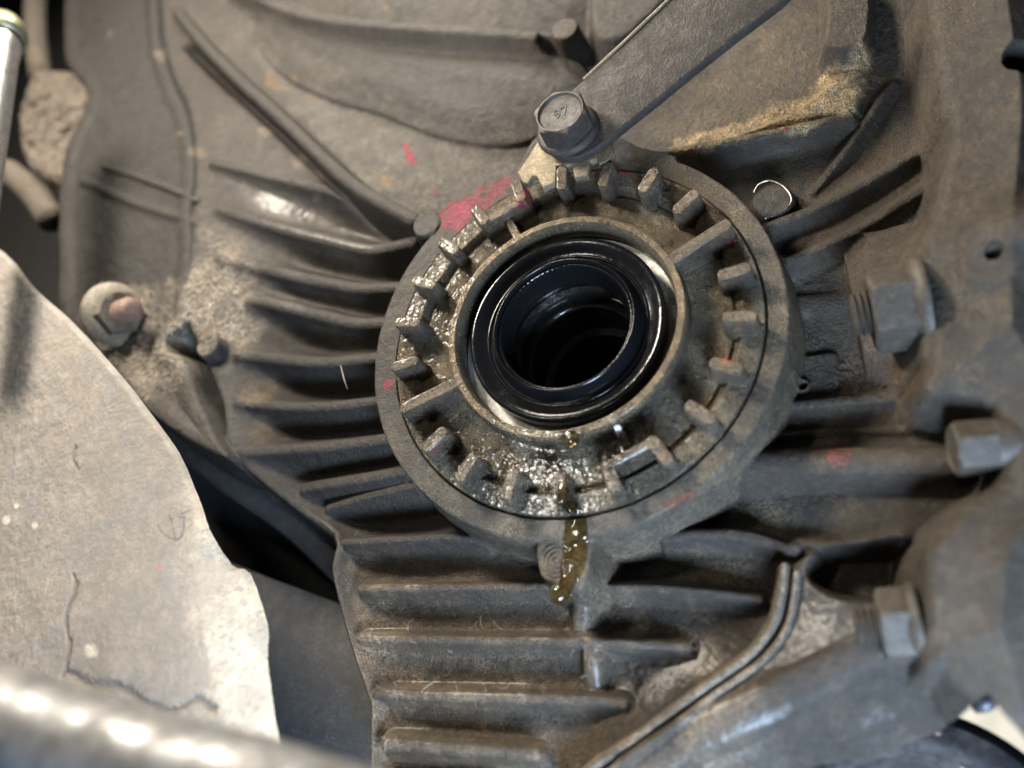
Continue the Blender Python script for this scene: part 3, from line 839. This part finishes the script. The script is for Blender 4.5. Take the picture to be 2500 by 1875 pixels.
lugm = idm2('lug', 'long_lug', 'lug_bridge', 'web')
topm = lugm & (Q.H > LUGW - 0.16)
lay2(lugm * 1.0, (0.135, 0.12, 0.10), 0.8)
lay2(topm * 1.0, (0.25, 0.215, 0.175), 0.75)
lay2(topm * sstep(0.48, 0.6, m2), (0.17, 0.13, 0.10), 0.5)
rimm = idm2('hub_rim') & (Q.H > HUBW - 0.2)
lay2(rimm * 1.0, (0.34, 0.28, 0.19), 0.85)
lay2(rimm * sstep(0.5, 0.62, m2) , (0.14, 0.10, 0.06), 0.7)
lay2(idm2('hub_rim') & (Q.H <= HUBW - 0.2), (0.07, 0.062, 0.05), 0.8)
PINK = (0.42, 0.028, 0.08)
for x, y, r, a, an in ((1287, 475, 26, 2.6, 1.4), (1270, 500, 9, 1, 0), (1528, 419, 15, 1.5, 0.1), (1785, 594, 10, 1, 0), (1066, 1103, 7, 1.4, -0.4), (1393, 479, 5, 1, 0), (1810, 800, 5, 1, 0)):
    lay2(spot2(x, y, r, 0.3, a, an), PINK, 0.95)
lay2(spot2(1775, 880, 20, 0.4, 2, 0.3), (0.36, 0.16, 0.07), 0.7)
T2 *= (0.7 + 0.6 * m2)[..., None] * C(0.98, 0.87, 0.69)
wet2 = 0.2 * sstep(0.45, 0.6, m1) * sstep(850, 1000, Y2) + 0.75 * sstep(900, 1130, Y2) * sstep(1150, 1300, X2)
wet2 = np.clip(np.maximum(wet2, 0.5 * sstep(950, 1050, Y2)) + 0.15 * lugm + 0.4 * (rimm & (Y2 > 950)), 0, 1)
Q.keep = (r2 < 4.69) & (r2 > 2.69)
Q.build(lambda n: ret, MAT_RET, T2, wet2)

# ================================================================== seal, seat and the dark bore
seat = thing('bore_seat', 'pale grey machined ring in the hub bore around the black seal', 'bore seat', (0, 0, -0.1))
v, f = lathe([(2.75, -0.23), (2.70, -0.25), (2.3, -0.25)], 160)
mk('seat_ring', v, f, MAT_SEAT, seat, angle=40)
v, f = lathe([(2.80, 0.46), (2.785, 0.39), (2.78, -0.15), (2.75, -0.23)], 160, wob=0.004)
mk('bore_wall', v, f, MAT_SEAL, seat, angle=60)  # black wall paints in the bore's shade along with its oil
seal = thing('oil_seal', 'glossy black rubber oil seal pressed inside the retainer hub', 'oil seal', (0, 0, -0.3))
v, f = lathe([(2.44, -0.3), (2.47, 0.2), (2.46, 0.27), (2.41, 0.31), (2.34, 0.30), (2.25, 0.24), (2.12, 0.16), (2.0, 0.12), (1.92, 0.12)], 160, wob=0.008)
mk('outer_case', v, f, MAT_SEAL, seal)
v, f = lathe([(1.96, 0.05), (1.90, 0.14), (1.83, 0.27), (1.785, 0.40), (1.765, 0.45), (1.745, 0.455), (1.725, 0.43), (1.70, 0.33)], 160, wob=0.005)
mk('dust_lip', v, f, MAT_SEAL, seal)
n = 900; prf = [(1.71, 0.30), (1.67, 0.34), (1.64, 0.32), (1.615, 0.24), (1.60, 0.14), (1.585, 0.04), (1.57, -0.08), (1.55, -0.2), (1.52, -0.28), (1.49, -0.34), (1.54, -0.4), (1.7, -0.5), (1.75, -0.9)]
v, f = lathe(prf, n, ngon_r=lambda th, k: 1 + (0.006 * np.sin(th * 80 + k * 3.2) if 3 <= k <= 6 else 0.0))
mk('seal_lip', v, f, MAT_SEAL, seal)
v, f = lathe([(2.02 + 0.05 * math.cos(a), 0.12 + 0.05 * math.sin(a)) for a in np.linspace(0, 2 * math.pi, 9)], 96)
mk('garter_spring', v, f, MAT_SEAL, seal)
race = thing('bearing_race', 'dark oily steel bearing ring deep inside the seal opening', 'bearing race', (0, 0, -2.0))
v, f = lathe([(2.6, -0.5), (2.2, -0.8), (1.95, -1.05), (1.82, -1.15), (1.76, -1.2), (1.70, -1.25), (1.64, -1.26), (1.62, -1.5)], 128)
mk('outer_race', v, f, MAT_RACE, race, angle=40)
v, f = lathe([(1.64, -1.5), (1.58, -1.62), (1.50, -1.66), (1.48, -2.8), (1.3, -2.9), (1.28, -4.6)], 128)
mk('inner_sleeve', v, f, MAT_RACE, race, angle=40)
v, f = lathe([(1.30, -4.6), (0.6, -4.6), (0.5, -4.2), (0.05, -4.2)], 64, caps=(False, True))
mk('shaft_end', v, f, MAT_VOID, race, angle=40)

# ================================================================== lock plate, strap and the big bolt


def slab(name, px, w, th, mat, parent=None, bev=0.06, sub=True, wf=None):
    """plate cut to an outline, th thick below height w (w may vary along the outline: wf)"""
    pts = []
    for q in px:
        ww = q[2] if len(q) > 2 else w
        pts.append(at(q[0], q[1], ww))
    bm = bmesh.new(); off = np.array(parent.location) if parent is not None else np.zeros(3)
    top = [bm.verts.new(Vector(W(p) - off)) for p in pts]
    face = bm.faces.new(top)
    r = bmesh.ops.extrude_face_region(bm, geom=[face])
    dn = [g for g in r['geom'] if isinstance(g, bmesh.types.BMVert)]
    for g in dn: g.co += Vector(W((0, 0, -th)))
    bmesh.ops.recalc_face_normals(bm, faces=bm.faces[:])
    big = [fc for fc in bm.faces if len(fc.verts) > 4]
    if bev:
        eds = [e for e in bm.edges if any(len(fc.verts) > 4 for fc in e.link_faces)]
        bmesh.ops.bevel(bm, geom=eds, offset=bev * S, segments=3, affect='EDGES', profile=0.5)
    bmesh.ops.triangulate(bm, faces=[fc for fc in bm.faces if len(fc.verts) > 4])
    me = bpy.data.meshes.new(name); bm.to_mesh(me); bm.free()
    me.polygons.foreach_set('use_smooth', np.ones(len(me.polygons), bool)); me.set_sharp_from_angle(angle=math.radians(35))
    me.materials.append(mat)
    o = bpy.data.objects.new(name, me); col.objects.link(o)
    if parent is not None: o.parent = parent
    return o


lock = thing('lock_plate', 'yellowish toothed lock plate between the retainer lugs under the bolt', 'lock plate', at(1390, 370, 0.1))
lp = [(1262, 420), (1288, 385), (1312, 345), (1400, 330), (1470, 345), (1492, 345), (1498, 372), (1480, 396), (1462, 400), (1456, 388), (1440, 392), (1436, 428), (1402, 432), (1396, 402), (1358, 404), (1356, 444), (1324, 458), (1310, 430), (1300, 428), (1288, 448), (1276, 444)]
slab('plate_body', lp, 0.62, 0.25, MAT_LOCK, lock, 0.04)
strap = thing('bracket_strap', 'grimy flat steel bracket arm running up from the hex bolt', 'bracket', at(1500, 250, 0.8))
sp = [(1318, 352, .86), (1312, 318, .86), (1335, 270, .86), (1372, 240, .9), (1418, 200, 1.0), (1520, 105, 1.2), (1650, -18, 1.45), (1720, -80, 1.6), (1985, -70, 1.6), (1905, 6, 1.45), (1800, 85, 1.28), (1700, 164, 1.1), (1600, 246, .95), (1510, 318, .86), (1455, 362, .86), (1410, 384, .86), (1365, 384, .86)]
slab('strap_plate', sp, 0.86, 0.28, MAT_STRAP, strap, 0.06)
v, f = tube([at(x, y, w) for x, y, w in ((1425, 194, 1.0), (1520, 106, 1.21), (1650, -18, 1.46), (1720, -80, 1.6))], 0.045, 8)
mk('rolled_edge', v, f, MAT_LOCK, strap)
bolt = thing('hex_bolt', 'large greasy hex flange bolt holding the strap and lock plate', 'bolt', at(1388, 322, 0.86))
bo = at(1388, 320, 0.87)
v, f = lathe([(0.82, 0.0), (0.84, 0.05), (0.80, 0.14), (0.72, 0.19), (0.5, 0.22)], 64, bo)
mk('washer_face', v, f, MAT_BOLT, bolt, angle=50)


def hexhead(R, h, o, ax, ref, dish=0.06):
    n = 96; fh = hexf()

    def sh(th, k):
        if k in (1, ): return fh(th, k)
        if k == 0: return fh(th, k)
        if k == 2: return np.minimum(fh(th, k), 0.955)
        return np.ones_like(th)
    return lathe([(R, 0.0), (R, h * 0.86), (R, h * 0.93), (R * 0.84, h), (R * 0.79, h), (R * 0.73, h - dish), (R * 0.4, h - dish * 1.15), (0.01, h - dish * 1.2)], n, o, ax, ref, ngon_r=sh)


v, f = hexhead(0.74, 0.60, bo + np.array([0, 0, 0.18]), (0, 0, 1), (math.sin(math.radians(-12)), math.cos(math.radians(-12)), 0))
mk('hex_head', v, f, MAT_BOLT, bolt, angle=28)
# raised head marking
fc = bpy.data.curves.new('marking', 'FONT'); fc.body = "97"; fc.size = 0.42 * S; fc.extrude = 0.008 * S; fc.align_x = 'CENTER'; fc.align_y = 'CENTER'
fo = bpy.data.objects.new('marking_tmp', fc); col.objects.link(fo)
bpy.context.view_layer.update()
me = bpy.data.meshes.new_from_object(fo.evaluated_get(bpy.context.evaluated_depsgraph_get()))
bpy.data.objects.remove(fo)
me.name = 'head_marking'; me.materials.clear(); me.materials.append(MAT_BOLT)
mo = bpy.data.objects.new('head_marking', me); col.objects.link(mo); mo.parent = bolt
mo.rotation_euler = (math.pi / 2, -math.radians(14), 0)
mo.location = Vector(W(bo + np.array([0.02, 0.0, 0.18 + 0.535])) - np.array(bolt.location))

# ================================================================== nuts and studs


def nut(name, label, o, ax, ref, R, h, wash, stud_r, stud_len, group, mats, flange=0.12):
    root = thing(name, label, 'nut', o, group)
    n = 96; fh = hexf()
    v, f = lathe([(wash, 0), (wash * 1.01, flange * 0.4), (wash * 0.97, flange), (R * 0.9, flange * 1.9), (R * .6, flange * 2)], 64, o, ax, ref, wob=0.02)
    mk('washer', v, f, mats[0], root, angle=50)

    def sh(th, k): return np.minimum(fh(th, k), 0.95) if k == 2 else (fh(th, k) if k < 2 else np.ones_like(th))
    v, f = lathe([(R, flange), (R, flange + h * 0.85), (R * 0.985, flange + h * 0.95), (R * 0.84, flange + h), (stud_r * 1.02, flange + h * 0.99), (stud_r * .9, flange + h * 0.9)], n, o, ax, ref, ngon_r=sh)
    mk('nut_body', v, f, mats[2] if len(mats) > 2 else mats[0], root, angle=28)
    z0 = flange + h * 0.8; pr = []
    z = z0
    while z < z0 + stud_len - 0.1:
        pr += [(stud_r, z), (stud_r * 0.80, z + 0.06)]; z += 0.12
    pr += [(stud_r * 0.95, z), (stud_r * 0.82, z + 0.06), (stud_r * 0.4, z + 0.07), (0.01, z + 0.07)]
    v, f = lathe(pr, 40, o, ax, ref)
    mk('stud', v, f, mats[1], root, angle=50)
    return root


axl = B.T @ np.array([0.69, -0.06, -0.72])
nut('flange_nut', 'crusty flange nut with a rusty threaded stud end on the grey plate', at(278, 768, -0.35), axl, (0.2, 1, 0), 0.76, 0.55, 1.04, 0.38, 1.0, None, (MAT_NUT, MAT_RUST, MAT_NUTB), 0.16)
nut('hex_nut', 'brown oily hex nut on a threaded stud beside the round boss', at(2258, 742, -0.1), (-1, 0.0, 0.0), (0, 1, 0.42), 0.92, 0.92, 1.0, 0.5, 0.55, 'hex nuts along the engine casting', (MAT_NUT2, MAT_NUT2), 0.16)
nut('hex_nut', 'blurred brown hex nut below the dark pocket near the lower cover', at(2242, 1528, -0.35), (-1, 0.0, 0.0), (0, 1, 0.35), 0.74, 0.56, 0.78, 0.38, 0.55, 'hex nuts along the engine casting', (MAT_NUT2, MAT_NUT2), 0.12)
hb2 = thing('sleeve_bolt', 'blunt brown hex bolt head at the end of the cast sleeve', 'bolt', at(2420, 1090, 0.1))
ob = at(2425, 1090, 0.05)
v, f = hexhead(0.54, 0.72, ob, (-1, 0, 0.1), (0, 1, 0.5), 0.03)
mk('hex_head', v, f, MAT_NUT2, hb2, angle=28)
v, f = lathe([(0.48, -0.6), (0.52, -0.05), (0.50, 0.03), (0.4, 0.03)], 48, ob, (-1, 0, 0.1))
mk('washer', v, f, MAT_NUT2, hb2, angle=40)

# ================================================================== oil run, drops, wire curl, lint


def hsample(Gr, u, v):
    i = np.clip(((u - Gr.us[0]) / Gr.st).astype(int), 0, len(Gr.us) - 2); j = np.clip(((v - Gr.vs[0]) / Gr.st).astype(int), 0, len(Gr.vs) - 2)
    return Gr.H[i, j]


def oil_patch(name, px, parent, thick=0.09):
    P = smooth_line([(*at2(x, y, 0.0), hw) for x, y, hw in px], 6)
    u0, u1, v0, v1 = P[:, 0].min() - 0.5, P[:, 0].max() + 0.5, P[:, 1].min() - 0.5, P[:, 1].max() + 0.5
    us = np.arange(u0, u1, 0.022); vs = np.arange(v0, v1, 0.022); a, b_ = np.meshgrid(us, vs, indexing='ij')
    d, (hw,) = line_dist(a, b_, P)
    d = d + 0.10 * (fbm(a, b_, 4, 3, 3) - 0.5) - hw
    rr_ = np.hypot(a, b_)
    hh = np.where(rr_ < 4.58, hsample(Q, a, b_), hsample(G, a, b_))
    hh = np.maximum(hh, -0.25) if name != 'x' else hh
    bul = np.sqrt(np.clip(-d / 0.22, 0, 1)) * thick
    H = hh + bul + 0.02 * (fbm(a, b_, 2.0, 2, 21) - 0.5) * np.clip(-d / 0.1, 0, 1) - 0.01
    keep = d < 0.0
    nu, nv_ = a.shape; idx = np.arange(nu * nv_).reshape(nu, nv_)
    q = np.stack([idx[:-1, :-1], idx[1:, :-1], idx[1:, 1:], idx[:-1, 1:]], -1)
    kc = keep[:-1, :-1] & keep[1:, :-1] & keep[1:, 1:] & keep[:-1, 1:]
    q = q[kc]; vid, inv = np.unique(q, return_inverse=True)
    return mk(name, np.stack([a, b_, H], -1).reshape(-1, 3)[vid], inv.reshape(-1, 4), MAT_OIL, parent)


oil = thing('oil_run', 'amber oil running from the retainer over the flange to the boss', 'oil', at(1400, 1420, -0.1))
oil_patch('oil_stream', [(1392, 1215, 0.12), (1400, 1250, 0.2), (1408, 1290, 0.26), (1402, 1340, 0.29), (1394, 1385, 0.27), (1376, 1430, 0.18)], oil, 0.09)
v, f = lathe([(0.02, -0.2), (0.17, -0.12), (0.23, 0.02), (0.19, 0.16), (0.10, 0.24), (0.01, 0.26)], 32, at(1366, 1448, -0.15), (0.1, -0.75, 0.65))
mk('oil_drop', v, f, MAT_OIL, oil)
drop = thing('oil_drop', 'round amber oil drop hanging under the hub rim', 'oil', at(1392, 1070, 0.6))
v, f = lathe([(0.02, -0.1), (0.16, -0.06), (0.2, 0.04), (0.15, 0.15), (0.01, 0.2)], 32, at(1394, 1070, 0.7), (0, -0.6, 0.8))
mk('drop_bead', v, f, MAT_OIL, drop)

wc = []
for x, y, w in ((1840, 470, -1.10), (1853, 450, -1.08), (1877, 441, -1.08), (1905, 450, -1.08), (1926, 470, -1.07), (1932, 492, -1.03), (1915, 514, -0.95), (1890, 526, -0.85), (1878, 529, -0.8), (1868, 534, -0.7)):
    wc.append(at(x, y, w))
v, f = tube(smooth_line(wc, 5), 0.022, 8)
tag(mk('wire_curl', v, f, MAT_WIRE), 'thin bright metal curl lying across the flange edge', 'wire')

LV, LF = [], []


def fibre(x, y, w, L, a, curl):
    p = at(x, y, w); pts = []
    for i in range(9):
        pts.append(p.copy()); p = p + np.array([math.cos(a), math.sin(a), random.uniform(-0.3, 0.3)]) * L / 8; a += curl * random.uniform(0.2, 1.0)
    v, f = tube(smooth_line(pts, 2), random.uniform(0.0022, 0.0042), 4, False)
    o = len(LV); LV.extend(v); LF.extend([tuple(i + o for i in q) for q in f])


for cx_, cy_, nn, sd, w in ((910, 1558, 26, 26, -1.05), (960, 1700, 14, 40, -1.0), (1250, 1690, 14, 60, -1.0), (950, 1812, 16, 30, -1.05), (1300, 1560, 10, 120, -0.95), (1150, 1700, 8, 150, -1.0), (1000, 1560, 8, 60, -1.0), (1100, 1560, 6, 100, -1.0), (1240, 1215, 6, 50, 0.2), (1330, 1080, 5, 70, 0.6), (1100, 1120, 5, 60, 0.3), (1440, 1440, 6, 60, -0.9), (1550, 1570, 8, 100, -1.0), (860, 950, 4, 80, -0.7)):
    for _ in range(nn // 2):
        fibre(random.gauss(cx_, sd), random.gauss(cy_, sd * 0.3), w, random.uniform(0.08, 0.4), random.uniform(0, 6.28), random.uniform(-0.7, 0.7))
lf = mk('lint_fibres', LV, LF, MAT_LINT); tag(lf, 'fine pale lint fibres caught on the lower ribs and lugs', None, None, 'stuff')
v, f = tube([at(832, 893, -0.5), at(840, 925, -0.45), at(848, 950, -0.5)], [0.008, 0.016, 0.006], 6)
tag(mk('straw_splinter', v, f, MAT_LINT), 'tiny pale splinter standing between two left ribs', 'splinter')

# ================================================================== dusty arm at the left, rods, bar
arm = thing('suspension_arm', 'dusty beige steel suspension arm with cracked dirt in front of the nut', 'suspension arm', at(250, 1600, 0.5))
ARMW = 2.2
AR = [(-260, 480), (-100, 560), (0, 610), (81, 702), (171, 783), (277, 897), (350, 990), (427, 1100), (468, 1202), (496, 1275), (532, 1368), (562, 1386), (602, 1515), (610, 1600), (642, 1742), (672, 1855), (692, 2050), (-260, 2050)]
ap = np.array([at2(x, y, ARMW) for x, y in AR])
Ra = Relief(ap[:, 0].min(), ap[:, 0].max() + 0.4, ap[:, 1].min(), ap[:, 1].max() + 0.4, 0.026)
Ua, Va = Ra.U, Ra.V; aps = smooth_line(np.vstack([ap, ap[:1]]), 3)[:-1]; da = poly_sd(Ua, Va, aps)
RG = [(468, 1202), (486, 1290), (470, 1380), (500, 1520), (520, 1640), (556, 1760), (600, 1900), (640, 2060)]
rgp = smooth_line([(*at2(x, y, ARMW), 0) for x, y in RG], 5)
side = poly_sd(Ua, Va, np.array([at2(x, y, ARMW) for x, y in RG + [(900, 2060), (900, 1202)]]))
face = ARMW + 0.5 * sstep(-2, -10, Va) + 0.25 * (fbm(Ua, Va, 0.35, 3, 1) - 0.5)
face = face - 0.55 * np.exp(-(np.maximum(-side, 0) * 0 + np.maximum(side, 0)) / 0.8) * 0.25
roll = np.where(side < 0, -1.25 * (np.sqrt(np.maximum(-side, 0) ** 2 + 0.25) - 0.5), 0)
Ra.H = prof(np.minimum(da, 0), face + roll, 0.16, 1.0)
Xa, Ya = to_px(Ua, Va, Ra.H)
ca1 = fbm(Ua, Va, 1.1, 5, 40); ca2 = fbm(Ua, Va, 4, 4, 44); ca3 = fbm(Ua, Va, 13, 3, 46)


def crack(px, w, dep):
    P = smooth_line([(*at2(x, y, ARMW + 0.3), q) for x, y, q in px], 5)
    d, (q,) = line_dist(Ua + 0.16 * (ca2 - 0.5), Va + 0.1 * (ca3 - 0.5), P)
    return np.exp(-(d / (w * q)) ** 2) * dep


ck = crack([(165, 1080, 0.8), (160, 1110, 1.2), (172, 1140, 0.6)], 0.06, 0.10) + crack([(170, 1400, 0.7), (178, 1440, 1.5), (165, 1480, 1.2), (160, 1520, 1), (172, 1570, 1.2), (168, 1620, 1.4), (160, 1650, 1)], 0.05, 0.12)
ck += crack([(170, 1640, 1), (230, 1672, 1.5), (300, 1680, 1.6), (350, 1710, 1.3), (400, 1735, 1.2), (440, 1735, 1.0), (480, 1705, 1), (520, 1730, 1.2)], 0.07, 0.13)
Ra.H -= ck * 0.35
crustm = sstep(1690, 1760, Ya + 60 * (ca1 - 0.5)) * (Xa < 560)
Ra.H += 0.12 * (ca2 - 0.5) * crustm + 0.05 * (ca2 - 0.5) * sstep(300, 50, Xa) + 0.018 * (ca3 - 0.5)
Ta = np.zeros((*Ua.shape, 3)) + C(0.165, 0.144, 0.122)
def laya(m, c, a=1.0):
    global Ta
    mm = np.clip(m * a, 0, 1)[..., None]; Ta = Ta * (1 - mm) + C(*c) * mm
laya(sstep(0.5, 0.64, ca1), (0.135, 0.13, 0.125), 0.7)
laya(sstep(0.50, 0.70, ca2) * sstep(700, 300, Xa), (0.24, 0.21, 0.175), 0.4)
laya(sstep(0.55, 0.68, fbm(Ua * 3.0, Va * 0.5, 1.2, 4, 90)), (0.15, 0.14, 0.13), 0.5)
laya(sstep(0.7, -0.3, side), (0.34, 0.30, 0.235), 0.8)  # paler tone paints the light falling on the arm's side
laya((side < 0.3) * sstep(0.66, 0.70, ca3), (0.12, 0.11, 0.09), 0.6)
laya(np.clip(ck * 14, 0, 1), (0.06, 0.05, 0.04), 0.85)
for st_ in ([(386, 1284), (398, 1302), (415, 1313), (432, 1318)], [(432, 1318), (444, 1308), (449, 1285), (450, 1262)], [(428, 1316), (424, 1300), (424, 1290)], [(415, 1258), (420, 1276)], [(440, 1262), (452, 1264)], [(445, 1254), (462, 1246)]):
    d = line_dist(Xa + 4 * (ca3 - 0.5), Ya, np.array([(x, y, 0) for x, y in st_], float))[0]
    laya(1 - sstep(1.5, 4.5, d), (0.03, 0.03, 0.05), 0.85)
laya(1 - sstep(3, 7, np.hypot(Xa - 390, Ya - 1384)), PINK, 0.8)
for x, y, r in ((15, 1270, 10), (85, 1283, 8), (40, 1235, 6), (222, 1590, 16)):
    laya(1 - sstep(r * .6, r * 1.4, np.hypot(Xa - x, Ya - y) + 6 * (ca2 - 0.5)), (0.55, 0.5, 0.42), 0.8)
Ra.names = ['arm_face', 'arm_side']
Ra.own[side < 0] = 1
Ra.keep = (da < 0.038) & (Xa > -150) & (Ya < 2030)
gu_, gv_ = np.gradient(da, Ra.st); gl = np.hypot(gu_, gv_) + 1e-6
mv = np.where((da > 0) & (da < 0.042), da, 0.0); Ra.U = Ra.U - mv * gu_ / gl; Ra.V = Ra.V - mv * gv_ / gl
Ra.build(lambda n: arm, MAT_ARM, Ta, np.zeros(Ua.shape))

bar = thing('polished_bar', 'blurred bright steel bar across the dusty arm', 'steel bar', at(300, 1850, 7))
pts = [at(x, y, w) for x, y, w in ((-220, 1690, 7.2), (0, 1762, 7.2), (200, 1835, 7.1), (400, 1892, 7.0), (600, 1945, 6.9), (850, 2030, 6.8), (1300, 2190, 6.6))]
v, f = tube(smooth_line(pts, 6), 0.78, 40)
mk('bar_body', v, f, MAT_BAR, bar)
rod = thing('damper_rod', 'scuffed bright steel rod with a domed yellow zinc cap', 'steel rod', at(0, 400, 4))
p0, p1 = at(-72, 610, 4.2), at(4, 100, 4.2); ax = p1 - p0; L = np.linalg.norm(ax)
v, f = lathe([(0.56, -1.5), (0.56, L - 0.9), (0.60, L - 0.5), (0.60, L - 0.1), (0.5, L)], 48, p0, ax)
mk('rod_tube', v, f, MAT_CHROME, rod, angle=40)
v, f = lathe([(0.62, L + 0.02), (0.74, L + 0.06), (0.77, L + 0.3), (0.72, L + 0.62), (0.55, L + 0.9), (0.36, L + 1.1), (0.1, L + 1.2), (0.01, L + 1.2)], 48, p0, ax)
mk('end_cap', v, f, MAT_ZINC, rod)

# muddy bushing between the rod and the plate
bush = thing('muddy_bushing', 'cracked brown mud caked on a bushing behind the bright rod', 'bushing', at(140, 320, -1.5))
bp_ = [at2(x, y, -1.0) for x, y in ((78, 165), (175, 172), (222, 245), (206, 330), (150, 440), (60, 400), (40, 280))]
Rb = Relief(min(p[0] for p in bp_) - 0.6, max(p[0] for p in bp_) + 0.6, min(p[1] for p in bp_) - 0.6, max(p[1] for p in bp_) + 0.6, 0.035)
db = poly_sd(Rb.U, Rb.V, smooth_line(np.array(bp_ + bp_[:1]), 4)[:-1])
b1 = fbm(Rb.U, Rb.V, 1.6, 4, 60); b2 = fbm(Rb.U, Rb.V, 6, 4, 61)
dv = np.abs(fbm(Rb.U, Rb.V, 0.9, 3, 63) - 0.5)
Rb.H = prof(db + 0.3 * (b1 - 0.5), -1.0 + 0.35 * (b1 - 0.5) + 0.1 * (b2 - 0.5), 0.35, 2.2) - 0.22 * np.exp(-(dv / 0.012) ** 2)
Rb.keep = db < 0.55; Rb.names = ['mud_cake']
Rb.build(lambda n: bush, MAT_MUD, np.zeros((*Rb.U.shape, 3)) + 0.1, np.zeros(Rb.U.shape))
# lower lump of the same joint, and the hose in the gap
v, f = tube(smooth_line([at(20, 420, -1.4), at(80, 470, -1.5), at(130, 540, -1.8)], 6), 0.55, 20)
mk('mud_lump', v, f, MAT_MUD, bush)
v, f = tube(smooth_line([at(90, -60, -1.8), at(85, 60, -1.8), at(100, 190, -1.9)], 5), 0.5, 20)
mk('bushing_stem', v, f, MAT_MUD, bush)
v, f = tube(smooth_line([at(380, 1020, -4), at(560, 1160, -4), at(720, 1270, -4.2), (at(880, 1420, -4.4))], 8), 0.55, 24)
tag(mk('rubber_hose', v, f, MAT_PANEL), 'thick black hose in the dark gap under the ribs', 'hose')
pn = slab('sheet_panel', [(560, 1372), (640, 1404), (740, 1440), (900, 1500), (1100, 1960), (600, 1960)], -4.6, 0.2, MAT_PANEL, None, 0.05)
tag(pn, 'smooth charcoal sheet panel between the arm and the lower ribs', 'panel')

# ================================================================== lower right: pipe flange, clip; ground and underbody
pipe = thing('pipe_flange', 'black rust spotted pipe end ring under the lower cover', 'pipe flange', at(2290, 2040, -2.4))
po = at(2265, 2110, -2.4); axp = CAM - po; axp = axp / np.linalg.norm(axp) + np.array([0.12, 0.25, 0])
v, f = lathe([(2.62, -1.2), (2.95, -0.5), (3.02, -0.1), (2.98, 0.05), (2.90, 0.12), (2.72, 0.14)], 96, po, axp)
mk('rubber_rim', v, f, MAT_SEAL, pipe)
v, f = lathe([(2.72, 0.135), (2.4, 0.16), (2.16, 0.12), (2.08, -0.1), (2.04, -1.4)], 96, po, axp, wob=0.02)
mk('rusty_ring', v, f, MAT_PIPE, pipe)
v, f = lathe([(2.06, -1.3), (1.5, -1.35), (0.3, -1.3), (0.01, -1.3)], 64, po, axp, caps=(False, False))
mk('pipe_bore', v, f, MAT_GREY, pipe)
clip = thing('hose_clip', 'small black ridged clip above the pipe end ring', 'clip', at(2460, 1690, -1.2))
for k, (x, y, hw) in enumerate(((2405, 1718, 0.16), (2455, 1690, 0.24), (2505, 1676, 0.26))):
    v, f = tube([at(x - 22, y + 12, -1.4), at(x, y, -1.2), at(x + 22, y - 12, -1.3)], [hw * 0.6, hw, hw * 0.8], 10)
    mk('clip_ridge', v, f, MAT_CLIP, clip)

P4 = np.array([(0, -90, -70), (140, -90, -70), (140, 20, -70), (0, 20, -70)], float)
g = mk('backdrop_wall', P4, [(0, 1, 2, 3)], MAT_GROUND, None, False)
tag(g, 'pale daylit wall far behind the casting', None, None, 'structure')
ub = slab('underbody', [(-300, -300), (2300, -300), (2300, 1100), (1300, 1500), (850, 2000), (-300, 2100)], -7.5, 1.0, MAT_VOID, None, 0)
tag(ub, 'underbody sheet painted black for the shade in the gaps around the casting', None, None, 'structure')
